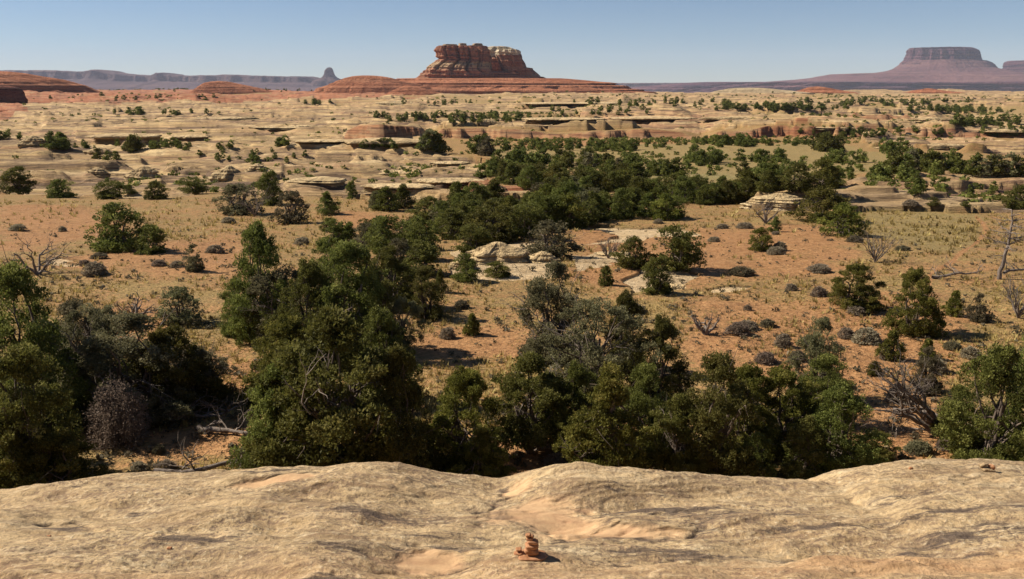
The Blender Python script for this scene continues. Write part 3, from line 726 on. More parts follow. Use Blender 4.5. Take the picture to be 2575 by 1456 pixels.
# ---------------------------------------------------------------- slickrock outcrops and boulders
def build_outcrops():
    pale = mat_strata('outcrop_rock', .5, (.42, .29, .15), (.64, .47, .25), (.76, .59, .34), crev=.4)
    palefar = mat_strata('outcrop_far_rock', .2, (.42, .29, .15), (.62, .45, .24), (.74, .57, .33), crev=.5)
    # px centre, foot row, width, height(px), kind, label
    L = [
        (300, 362, 175, 28, 'O', 'wide pale overhanging slab with black shade under it, far left'),
        (72, 366, 70, 26, 'b', 'rounded pale boulder left of the wide overhanging slab'),
        (470, 356, 90, 18, 'O', 'smaller pale slab right of the wide overhanging slab'),
        (240, 386, 60, 14, 'b', 'broken orange boulder pile below the wide overhanging slab'),
        (2552, 345, 130, 26, 'O', 'pale flat mushroom slab at the right edge'),
        (2350, 302, 90, 12, 'o', 'pale round topped slab in the far right ledges'),
        (2440, 305, 80, 12, 'o', 'low dome slab right of the round topped one'),
        (1215, 312, 70, 12, 'b', 'little pale rock hump above the red ledge, left end'),
        (350, 450, 95, 34, 'b', 'cracked tan boulder with a dark hollow above the left junipers'),
        (235, 440, 60, 18, 'b', 'low grey boulder with a shaded side left of the cracked boulder'),
        (565, 455, 90, 40, 'b', 'tall pointed tan rock right of the cracked boulder'),
        (640, 432, 60, 22, 'b', 'pale knob behind the grey dead juniper'),
        (800, 462, 150, 26, 'o', 'smooth sunlit pale dome behind the grey junipers'),
        (1000, 482, 170, 20, 'O', 'low pale stepped slab left of the red ledge in the middle'),
        (1130, 474, 160, 24, 'O', 'pale slab capping the small red ledge in the middle'),
        (1220, 478, 90, 16, 'o', 'short pale slab at the right end of the small red ledge'),
        (1000, 440, 170, 12, 'o', 'long thin pale slab above the stepped slabs'),
        (1130, 415, 120, 10, 'o', 'flat pale slab at the edge of the grove'),
        (1850, 300, 130, 9, 'o', 'long low pale ledge in the far scrub'),
        (800, 368, 150, 16, 'O', 'low pale ledge left of the dark alcove'),
        (1960, 518, 150, 26, 'b', 'smooth cream dome behind the bare twisted juniper'),
        (2260, 375, 100, 12, 'o', 'cream slab beside the right hand grove'),
        (2380, 372, 110, 10, 'o', 'long cream slab right of the slab beside the grove'),
        (1240, 662, 170, 52, 'b', 'bright white layered outcrop in the middle of the valley'),
        (1160, 680, 70, 40, 'b', 'pale leaning rock at the left end of the white outcrop'),
        (1360, 660, 90, 28, 'b', 'pale rock at the right end of the white outcrop'),
        (1300, 514, 60, 20, 'o', 'small cream block among the dark grove trees'),
        (1540, 645, 90, 10, 'o', 'flat pale ledge left of the round dark juniper'),
        (1690, 725, 80, 10, 'o', 'low white ledge with black shade below it'),
        (2230, 1134, 26, 9, 'b', 'small pale rock beside the sandy gap behind the shelf'),
        (700, 322, 180, 9, 'o', 'thin pale ledge in the left middle distance'),
        (560, 300, 150, 8, 'o', 'low bright rock swell beneath the red band'),
        (1000, 262, 140, 8, 'b', 'flat bright rock swell in front of the red domes'),
        (965, 374, 205, 34, 'O', 'long pale ledge roofing the dark alcove'),
        (1420, 308, 200, 15, 'O', 'pale ledge with a long dark underside, centre left part'),
        (1640, 307, 200, 18, 'O', 'pale ledge with a long dark underside, centre right part'),
        (2130, 330, 140, 10, 'o', 'low pale ledge on the far side of the right meadow'),
        (1440, 266, 260, 9, 'O', 'very long low ledge with a dark underside below the butte'),
    ]
    k = 0
    for (px, row, w, h, kind, lab) in L:
        if not kind: continue
        k += 1
        p = at(px, row); d = p.y
        hw = w * d / F0 * .5 * 1.05; H = max(.12, h * d / F0 * (.62 if kind in 'oO' else .85))
        if kind == 'O':
            rows = [(-.8 * H, 0, hw * .95, .25 * hw, hw * .3), (0, 0, hw * .90, .25 * hw, hw * .3), (.40 * H, 0, hw * .90, .22 * hw, hw * .3), (.50 * H, 0, hw * .98, .0, hw * .56), (.64 * H, 0, hw, 0, hw * .6),
                    (.78 * H, .03 * hw, hw * .92, 0, hw * .55), (.88 * H, .03 * hw, hw * .78, 0, hw * .45)]
            o = stack('rock_ledge', rows, pale if d < 170 else palefar, (p.x, p.y + hw * .45, p.z), nth=220, nz=44, p=2.4, rough=.30, joint=.14, ledge=.05, seed=200 + k * 7, dome=.12, jf=4)
            tag(o, lab, 'rock ledge', 'pale slickrock ledges across the valley'); continue
        if kind == 'o' and d > 260: kind = 'p'; H *= .8
        if kind == 'o':
            rows = [(-.8 * H, 0, hw * .95, 0, hw * .5), (0, 0, hw * .90, 0, hw * .5), (.18 * H, 0, hw * .86, 0, hw * .48), (.24 * H, .02 * hw, hw * .97, 0, hw * .58), (.42 * H, 0, hw * 1.0, 0, hw * .62), (.52 * H, -.03 * hw, hw * .86, 0, hw * .56),
                    (.58 * H, .03 * hw, hw * .84, 0, hw * .55), (.72 * H, .03 * hw, hw * .70, 0, hw * .45), (.82 * H, .06 * hw, hw * .45, 0, hw * .3)]
            o = stack('rock_ledge', rows, pale if d < 170 else palefar, (p.x, p.y + hw * .5, p.z - .15 * H), nth=170, nz=44, p=2.1, rough=.42, joint=.16, ledge=.10, seed=200 + k * 7, dome=.10, jf=3)
            tag(o, lab, 'rock ledge', 'pale slickrock ledges across the valley')
        else:
            rows = [(-.8 * H, 0, hw * 1.05, 0, hw * .7), (0, 0, hw, 0, hw * .66), (.2 * H, 0, hw * .97, 0, hw * .64), (.28 * H, -.02 * hw, hw * .86, 0, hw * .58), (.5 * H, .04 * hw, hw * .80, 0, hw * .5), (.56 * H, .08 * hw, hw * .66, 0, hw * .44), (.76 * H, .10 * hw, hw * .52, 0, hw * .34), (.85 * H, .12 * hw, hw * .32, 0, hw * .22)]
            o = stack('boulder', rows, pale if d < 170 else palefar, (p.x, p.y + hw * .5, p.z), nth=150, nz=46, p=2.0, rough=.42, joint=.16, ledge=.12, seed=200 + k * 7, dome=.12, jf=2.5)
            tag(o, lab, 'boulder' if kind == 'b' else 'rock ledge', 'boulders and domes of the slickrock')
            if kind == 'p': o.name = 'rock_ledge'

# ---------------------------------------------------------------- branches
class Tubes:
    def __init__(s): s.v = []; s.f = []; s.n = 0
    def add(s, pts, rad, sides=5):
        pts = np.asarray(pts, float); rad = np.asarray(rad, float); k = len(pts)
        t = np.gradient(pts, axis=0); t /= np.linalg.norm(t, axis=1)[:, None] + 1e-9
        ref = np.array([0.31, 0.22, 0.92]) if abs(t[0][2]) < .8 else np.array([1.0, .1, .1])
        a = np.cross(t, ref); a /= np.linalg.norm(a, axis=1)[:, None] + 1e-9
        b = np.cross(t, a)
        th = np.linspace(0, 2 * math.pi, sides, endpoint=False)
        ring = pts[:, None] + rad[:, None, None] * (np.cos(th)[None, :, None] * a[:, None] + np.sin(th)[None, :, None] * b[:, None])
        s.v.append(ring.reshape(-1, 3))
        i = np.arange(k - 1)[:, None] * sides + np.arange(sides)[None]
        j = np.arange(k - 1)[:, None] * sides + (np.arange(sides)[None] + 1) % sides
        s.f.append(np.stack([i, j, j + sides, i + sides], -1).reshape(-1, 4) + s.n)
        s.n += k * sides
    def mesh(s): return np.concatenate(s.v), np.concatenate(s.f)

def wiggle(a, b, n, amp, rg, sag=0.0):
    a = np.asarray(a, float); b = np.asarray(b, float)
    t = np.linspace(0, 1, n)[:, None]; L = np.linalg.norm(b - a)
    p = a + (b - a) * t
    off = np.cumsum(rg.normal(0, 1, (n, 3)), 0) / math.sqrt(n)
    off -= off[0] + (off[-1] - off[0]) * t
    p = p + off * amp * L
    p[:, 2] += sag * L * np.sin(math.pi * t[:, 0])
    return p

def branching(tb, start, d, L, r, depth, rg, spread=.6, kids=3, up=.15, mins=3):
    d = np.asarray(d, float); d /= np.linalg.norm(d)
    end = np.asarray(start) + d * L
    n = 6 if depth > 1 else 4
    pts = wiggle(start, end, n, .10, rg, .03)
    tb.add(pts, np.linspace(r, r * .45, n), 6 if r > .03 else mins)
    if depth <= 0: return
    for i in range(kids + (1 if depth > 1 else 0)):
        k = rg.integers(1, n); q = pts[k] if i else pts[-1]
        nd = d + rg.normal(0, spread, 3); nd[2] += up
        branching(tb, q, nd, L * rg.uniform(.45, .8), r * rg.uniform(.4, .6), depth - 1, rg, spread, kids, up, mins)

# ---------------------------------------------------------------- junipers
def leaves(cent, rad, tint, per, size, rg, flat=1.0):
    """small leaf sprays round clump centres: two crossed slim quads per spray"""
    n = len(cent); N = n * per
    c = np.repeat(cent, per, 0); r = np.repeat(rad, per)
    d = rg.normal(0, 1, (N, 3)); d /= np.linalg.norm(d, axis=1)[:, None]
    rr = r * rg.uniform(.35, 1.0, N) ** .6
    p = c + d * rr[:, None] * np.array([1, 1, .85 * flat])
    ax = d + rg.normal(0, .55, (N, 3)) + np.array([0, 0, .45]); ax /= np.linalg.norm(ax, axis=1)[:, None]
    sd = np.cross(ax, rg.normal(0, 1, (N, 3))); sd /= np.linalg.norm(sd, axis=1)[:, None] + 1e-9
    L = size * rg.uniform(.6, 1.4, N); w = L * rg.uniform(.28, .5, N)
    a = ax * L[:, None]; b = sd * w[:, None]
    V = np.stack([p - a * .5 - b * .3, p - a * .1 - b, p + a * .6, p - a * .1 + b], 1).reshape(-1, 3)
    f = np.arange(N * 4).reshape(-1, 4)
    tt = np.repeat(np.clip(np.repeat(tint, per) + rg.normal(0, .12, N), 0, 1), 4)
    return V, f, tt

ENV = {
    'round': [(0, .32), (.12, .43), (.35, .49), (.6, .40), (.8, .25), (.92, .13), (1, .03)],
    'cone': [(0, .34), (.1, .42), (.3, .42), (.6, .27), (.85, .13), (1, .02)],
    'spread': [(.02, .26), (.25, .42), (.55, .50), (.75, .44), (.9, .27), (1, .08)],
    'open': [(.12, .24), (.28, .46), (.48, .48), (.68, .38), (.85, .2), (1, .04)],
    'ragged': [(0, .34), (.12, .42), (.32, .48), (.5, .34), (.68, .36), (.88, .18), (1, .05)],
    'column': [(0, .26), (.1, .34), (.35, .38), (.7, .29), (.9, .16), (1, .04)],
    'low': [(0, .42), (.3, .50), (.6, .44), (.85, .26), (1, .08)],
}
def crown_points(shape, n, rg, seed, gap=.25, nl=None):
    """clump centres in a unit crown made of many boughs: x,y in -.5...5, z 0..1"""
    env = np.array(ENV[shape]); nl = nl or max(10, int(n / 11)); lob = []
    z0 = env[0, 0]
    while len(lob) < nl:
        q = rg.uniform(.085, .15) if n > 500 else (rg.uniform(.13, .20) if n > 150 else rg.uniform(.20, .27))
        z = z0 + (1 - z0) * (rg.random() if len(lob) > nl * .28 else rg.uniform(0, .22))
        f = float(np.interp(z, env[:, 0], env[:, 1]))
        if rg.random() > f / .46 + .12: continue
        a = rg.uniform(0, 6.283)
        f *= 1 + .30 * math.sin(2 * a + seed) * math.sin(5 * z + seed) + rg.normal(0, .07)
        r = max(0, f - q * .85) * rg.uniform(.35, 1) ** .5
        zc = min(max(z, z0 + q * .55), 1 - q * .75)
        lob.append((r * math.cos(a), r * math.sin(a), zc, q * (1 - .35 * z)))
    lob = np.array(lob); out = []
    while len(out) < n:
        if rg.random() < (.03 if n > 500 else .22):   # inner boughs, tinted dark as if shaded
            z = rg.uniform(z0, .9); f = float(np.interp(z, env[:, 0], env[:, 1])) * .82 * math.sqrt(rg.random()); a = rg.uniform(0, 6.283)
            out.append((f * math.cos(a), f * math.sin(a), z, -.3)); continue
        k = rg.integers(0, nl); l = lob[k]
        d = rg.normal(0, 1, 3); d /= np.linalg.norm(d)
        if d[2] < -.45: continue
        p = l[:3] + d * l[3] * rg.uniform(.6, 1.1) * np.array([1, 1, .8])
        if p[2] < .02 or p[2] > 1.03: continue
        out.append((p[0], p[1], min(p[2], 1), .55 * math.sin(k * 7.3) + .35 * d[2]))  # lit bough tops put into the tint: lighter upward
    return np.array(out), lob

PROTO = {}
def juniper_proto(key, shape, leafmat, n, per, size, crad, gap=.25, limbs=14, dead=0, wood='bark', seed=0, twig_depth=1, ht=4.0, aspect=1.0):
    """unit tree scaled 1 m high; returned root holds trunk and crown"""
    rg = np.random.default_rng(1000 + seed)
    root = empty('juniper_tree')
    P, lob = crown_points(shape, n, rg, seed, gap)
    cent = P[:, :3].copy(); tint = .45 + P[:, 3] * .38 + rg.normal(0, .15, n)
    V, f, tt = leaves(cent, crad * rg.uniform(.65, 1.35, n), tint, per, size, rg)
    tb = Tubes()
    stems = 1 if shape in ('cone', 'column') else (3 if shape in ('spread', 'open', 'ragged', 'low') else 2)
    heads = []
    for sidx in range(stems):
        a = sidx * 2.1 + rg.uniform(0, 1); lean = .10 if stems == 1 else .22
        top = np.array([lean * math.cos(a) * .6, lean * math.sin(a) * .6, .55 if stems > 1 else .82])
        pts = wiggle([0.02 * math.cos(a), .02 * math.sin(a), -.05], top, 9, .07, rg)
        tb.add(pts, np.linspace(.040 if stems == 1 else .030, .010, 9), 7); heads.append(pts)
    for i in range(limbs):
        st = heads[i % stems]; k = rg.integers(1, 8); tgt = cent[rg.integers(0, n)]
        pts = wiggle(st[k], tgt, 6, .10, rg, .05)
        tb.add(pts, np.linspace(.011, .003, 6), 5)
        for q in range(3):
            kk = rg.integers(2, 6); b = pts[kk] + rg.normal(0, .08, 3)
            tb.add(wiggle(pts[kk], b, 3, .1, rg), [.004, .003, .0015], 3)
    tv, tf = tb.mesh()
    tr = mesh_obj('trunk', tv, tf, M[wood], root)
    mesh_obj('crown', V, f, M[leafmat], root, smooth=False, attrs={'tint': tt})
    if dead:
        for i in range(min(dead, 5)):
            tb = Tubes()
            st = heads[i % stems]; k = rg.integers(2, 8)
            a = rg.uniform(0, 6.28); d = np.array([math.cos(a), math.sin(a), rg.uniform(-.1, 1.1)])
            branching(tb, st[k], d, rg.uniform(.22, .38), .010, 2, rg, .5, 3, .1)
            dv, df = tb.mesh(); mesh_obj('dead_branch', dv, df, M['deadwood'], root)
    for c in [root] + list(root.children): c.hide_render = False
    PROTO[key] = root
    return root

used = set()
def place(key, p, h, w=None, rz=None, label='', group='', cat='juniper', name=None, lean=0.0):
    src = PROTO[key]
    if key in used: o = copy_tree(src)
    else: o = src; used.add(key)
    base_w = WIDTH.get(key, .9)
    sx = (w / base_w) if w else h
    sx = max(.3 * h, min(sx, 2.6 * h))
    o.location = (p[0], p[1], p[2] - .03 * h); o.scale = (sx, (sx + h) / 2, h)
    o.rotation_euler = (0, lean, random.uniform(0, 6.28) if rz is None else rz)
    # keep the picture-facing width when the spray of limbs is turned: scale both ground axes alike
    o.scale = (sx, sx, h)
    if name: o.name = name
    tag(o, label, cat, group)
    return o
WIDTH = {}

def build_protos():
    spec = [
        # near crowns
        ('nA', 'ragged', 'leaf', 930, 75, 0.0129, 0.0420, .10, 26, 0), ('nB', 'round', 'leaf', 930, 75, 0.0136, 0.0437, .05, 22, 0),
        ('nC', 'cone', 'leaf_bright', 840, 69, 0.0143, 0.0420, .00, 20, 0), ('nD', 'open', 'leaf', 840, 69, 0.0150, 0.0437, .12, 26, 4),
        ('nE', 'ragged', 'leaf_grey', 720, 69, 0.0136, 0.0403, .22, 26, 9), ('nF', 'round', 'leaf_bright', 900, 69, 0.0150, 0.0420, .08, 20, 0),
        ('nG', 'column', 'leaf', 780, 69, 0.0136, 0.0403, .05, 18, 0), ('nH', 'spread', 'leaf_grey', 630, 62, 0.0143, 0.0386, .25, 30, 8),
        # small conical saplings and low bushes
        ('sC', 'cone', 'leaf_bright', 286, 44, 0.0320, 0.0630, .0, 10, 0), ('sL', 'low', 'leaf', 338, 44, 0.0304, 0.0630, .0, 12, 0),
        ('sG', 'low', 'leaf_grey', 286, 40, 0.0304, 0.0594, .1, 12, 3),
        # middle distance
        ('mA', 'ragged', 'leaf', 338, 40, 0.0272, 0.0594, .08, 14, 0), ('mB', 'round', 'leaf', 338, 40, 0.0272, 0.0630, .0, 12, 0),
        ('mC', 'cone', 'leaf', 286, 40, 0.0272, 0.0612, .0, 10, 0), ('mD', 'spread', 'leaf', 312, 40, 0.0280, 0.0594, .05, 16, 0),
        ('mE', 'ragged', 'leaf_grey', 260, 34, 0.0280, 0.0540, .2, 18, 6), ('mF', 'low', 'leaf_bright', 312, 40, 0.0280, 0.0630, .0, 12, 0),
        # far
        ('fA', 'round', 'leaf', 90, 22, .070, .095, -.1, 5, 0), ('fB', 'spread', 'leaf', 90, 22, .070, .090, -.1, 6, 0),
        ('fC', 'cone', 'leaf', 80, 22, .070, .095, -.1, 5, 0), ('fD', 'low', 'leaf', 90, 22, .070, .095, -.1, 5, 0),
        ('fE', 'ragged', 'leaf_grey', 80, 18, .070, .085, .0, 8, 3), 
    ]
    for i, (k, sh, lm, n, per, sz, cr, gap, limbs, dead) in enumerate(spec):
        juniper_proto(k, sh, lm, n, per, sz, cr, gap, limbs, dead, seed=i * 11 + 3)
        WIDTH[k] = {'round': .98, 'cone': .82, 'spread': 1.02, 'open': 1.02, 'ragged': .95, 'column': .72, 'low': 1.02}[sh]

def spot(px, base, top, w):
    p = at(px, base)
    h = p.y * -math.tan(float(down(top))) - p.z
    wm = w * math.hypot(p.y, p.z) / F0 * 1.0
    return p, max(h, .25), wm

NEAR = [ # proto, px, foot row, top row, width, label
    ('nA', 75, 1075, 635, 310, 'tall ragged juniper at the upper left edge, highest of the left trees'),
    ('nB', -60, 1180, 780, 330, 'dark juniper cut off by the left edge of the picture'),
    ('nA', 105, 1240, 842, 300, 'dark juniper standing below the highest left tree'),
    ('nF', 150, 1262, 1065, 260, 'low yellow green juniper leaning over the rock shelf at lower left'),
    ('nF', 20, 1275, 1020, 200, 'yellow green juniper in the bottom left corner of the trees'),
    ('nE', 330, 1055, 772, 330, 'broad grey green juniper right of the highest left tree'),
    ('nH', 250, 1000, 745, 230, 'thin topped juniper rising behind the broad one at left'),
    ('nF', 440, 1030, 805, 230, 'dense olive juniper beside the gully, left middle'),
    ('nE', 510, 1010, 860, 190, 'grey sparse juniper at the gully edge'),
    ('mE', 450, 812, 712, 130, 'small thin crowned juniper in front of the orange bank at left'),
    ('nB', 660, 850, 545, 190, 'round headed dark juniper, tallest on the left side of the big clump'),
    ('nA', 880, 900, 588, 260, 'broad dark juniper behind the biggest tree'),
    ('nH', 715, 860, 660, 230, 'pale leaved juniper with bare pale limb showing left of centre'),
    ('nB', 980, 770, 610, 150, 'dark juniper shoulder at the right of the big clump'),
    ('nH', 1010, 880, 735, 130, 'greyish juniper at the right foot of the big clump'),
    ('nA', 600, 840, 690, 110, 'dark low juniper at the left foot of the big clump'),
    ('nD', 850, 1215, 760, 430, 'biggest darkest juniper in the left centre above the rock shelf'),
    ('nG', 720, 1215, 890, 190, 'left flank juniper leaning against the biggest tree'),
    ('nB', 1010, 1215, 850, 230, 'right flank juniper leaning against the biggest tree'),
    ('nC', 1212, 1218, 1062, 135, 'small bright conical juniper touching the rock shelf at centre'),
    ('nF', 1170, 1165, 905, 210, 'olive green juniper just right of the biggest tree'),
    ('nD', 1335, 1135, 880, 270, 'juniper with a forked dark trunk visible under its crown, centre'),
    ('nC', 1530, 1218, 903, 215, 'tall conical juniper right of the forked trunk'),
    ('nE', 1385, 905, 640, 200, 'grey green upright juniper in the centre middle ground'),
    ('nH', 1490, 1000, 730, 270, 'twiggy silvery juniper behind the tall cone'),
    ('nB', 1570, 930, 722, 130, 'dark topped juniper between the silvery one and the open sand'),
    ('nB', 1660, 1020, 782, 165, 'round dark juniper right of the silvery one'),
    ('nA', 1790, 1205, 866, 250, 'big juniper with a pointed top right of centre'),
    ('nD', 1700, 1205, 985, 170, 'low spreading juniper left under the pointed topped one'),
    ('nG', 1897, 1222, 1082, 110, 'small upright juniper touching the rock shelf, right of centre'),
    ('nF', 1960, 1130, 905, 210, 'bright olive juniper behind the right of centre pair'),
    ('nE', 2052, 1000, 784, 150, 'open topped juniper with a tufted head on bare dark limbs'),
    ('nA', 2070, 1070, 880, 190, 'dark juniper below the tufted head'),
    ('nB', 2100, 1190, 958, 230, 'dense juniper at the right end of the front row'),
    ('nG', 2020, 1215, 1040, 130, 'slim juniper between the front row and the shelf corner'),
    ('nF', 2205, 1150, 1082, 110, 'low bright bush juniper at the right end of the front row'),
    ('nB', 2480, 1165, 850, 270, 'large dark juniper at the lower right edge'),
    ('nA', 2590, 1150, 775, 200, 'tallest juniper cut off by the right edge'),
    ('nA', 2400, 1110, 960, 110, 'juniper flank left of the large right edge tree'),
    ('nE', 2330, 985, 865, 90, 'thin half dead juniper in the sandy gap at right'),
    ('nF', 2290, 842, 662, 140, 'tall upright olive juniper by itself right of centre'),
    ('nF', 2146, 775, 655, 140, 'bushy olive juniper left of the tall upright one'),
    ('sC', 2240, 905, 828, 62, 'small olive sapling below the tall upright juniper'),
    ('sC', 2398, 795, 728, 48, 'small juniper on the sand near the right edge'),
    ('sG', 2460, 808, 735, 66, 'second small juniper on the sand, nearest the right edge'),
    ('sL', 2198, 944, 905, 38, 'tiny round juniper alone on orange sand'),
    ('sC', 2330, 905, 850, 50, 'ragged sapling at the head of the footpath'),
    ('mB', 300, 632, 492, 150, 'large round juniper standing alone in the left field'),
    ('mA', 385, 636, 560, 95, 'dark low juniper against the right side of the lone field tree'),
    ('sG', 490, 682, 610, 58, 'pale grey green bush right of the lone field tree'),
    ('sC', 1188, 842, 786, 46, 'tiny cone shaped juniper alone on orange soil at centre'),
    ('sL', 1523, 718, 664, 42, 'small round juniper in front of the pale ledge'),
    ('mB', 1590, 674, 582, 88, 'dark egg shaped juniper beside the bare sand'),
    ('mD', 1705, 680, 555, 150, 'wide dark juniper right of the egg shaped one'),
    ('mA', 1650, 738, 640, 95, 'irregular juniper below the wide dark one'),
    ('mF', 1912, 630, 568, 72, 'small bright juniper alone on the orange flat'),
    ('mC', 1950, 584, 542, 34, 'little dark forked juniper behind the bare twisted one'),
    ('mF', 2068, 558, 462, 150, 'big double crowned juniper on the right middle ground'),
    ('mF', 2120, 592, 504, 110, 'lower front crown beside the big double crowned juniper'),
    ('mB', 2345, 530, 492, 38, 'small round juniper on the right hand slickrock'),
    ('mA', 2425, 527, 505, 40, 'low dark bush right of the small round juniper'),
    ('mB', 2562, 527, 455, 84, 'dark juniper cut by the right edge above the field'),
    ('mB', 1170, 705, 628, 78, 'dark juniper in front of the white outcrop'),
    ('mF', 1250, 695, 655, 80, 'low green bush at the foot of the white outcrop'),
    ('mE', 1385, 645, 545, 160, 'wide juniper with a visible branching trunk above the white outcrop'),
    ('mD', 1240, 615, 500, 160, 'wide dark juniper left of the branching trunk tree'),
    ('mA', 1140, 600, 520, 110, 'dark juniper at the left of the wide pair'),
    ('mD', 1320, 600, 505, 130, 'dark crown between the wide pair of junipers'),
    ('mB', 1078, 556, 484, 92, 'rounded dark juniper below the stepped pale slabs'),
    ('mD', 935, 602, 546, 88, 'flat topped juniper on the orange slope left of centre'),
    ('mA', 1040, 605, 550, 110, 'irregular juniper right of the flat topped one'),
    ('mA', 1060, 690, 600, 120, 'grey green juniper above the open orange soil'),
    ('mE', 1005, 680, 590, 90, 'half dead juniper next to the big clump'),
    ('mC', 1108, 735, 672, 36, 'narrow sapling on the edge of the orange soil'),
    ('mE', 605, 538, 452, 130, 'grey dead topped juniper in the left middle ground'),
    ('mA', 682, 515, 424, 76, 'tall dark juniper behind the grey dead topped one'),
    ('mE', 733, 562, 470, 105, 'rounded grey green juniper left of the pale stepped rock'),
    ('mC', 822, 540, 478, 60, 'pointed juniper beside the rounded grey green one'),
    ('mA', 828, 582, 545, 60, 'low dark bush under the pointed juniper'),
    ('mA', 50, 486, 415, 100, 'dark spreading juniper at the left edge below the ledges'),
    ('mB', 155, 498, 443, 82, 'round olive juniper second from the left edge'),
    ('mD', 278, 500, 450, 95, 'wide olive juniper above the lone field tree'),
    ('mB', 395, 501, 448, 62, 'compact juniper right of the wide olive one'),
    ('mD', 492, 488, 440, 88, 'dark umbrella shaped juniper left of the dead topped one'),
    ('mA', 325, 488, 462, 40, 'small dark juniper tucked behind the wide olive one'),
    ('mA', 885, 500, 452, 36, 'little juniper in front of the pale stepped rock'),
    ('nB', 790, 905, 640, 200, 'dark juniper filling the middle of the big clump'),
    ('nA', 935, 880, 640, 170, 'dark juniper in the right middle of the big clump'),
    ('nF', 730, 1010, 775, 210, 'olive juniper behind the left shoulder of the biggest tree'),
    ('nB', 965, 1020, 760, 200, 'dark juniper behind the right shoulder of the biggest tree'),
    ('nA', 1075, 800, 660, 110, 'dark juniper leaning to the open orange soil'),
    ('nA', 820, 760, 590, 120, 'small dark juniper at the top of the big clump'),
    ('nE', 215, 960, 740, 210, 'grey green juniper behind the left foreground trees'),
    ('nA', 360, 1010, 850, 190, 'low dark juniper at the middle of the left trees'),
    ('nB', 1450, 1130, 900, 170, 'dark juniper behind the tall cone at centre'),
    ('nA', 1620, 1150, 900, 170, 'dark juniper right behind the tall cone'),
    ('nF', 1870, 1140, 900, 170, 'olive juniper between the right of centre pair'),
    ('mD', 1190, 640, 555, 110, 'dark spreading juniper above the left end of the white outcrop'),
    ('mA', 985, 740, 640, 90, 'dark juniper on the right rim of the big clump'),
    ('mB', 2060, 560, 530, 60, 'small crown at the foot of the big double crowned juniper'),
]
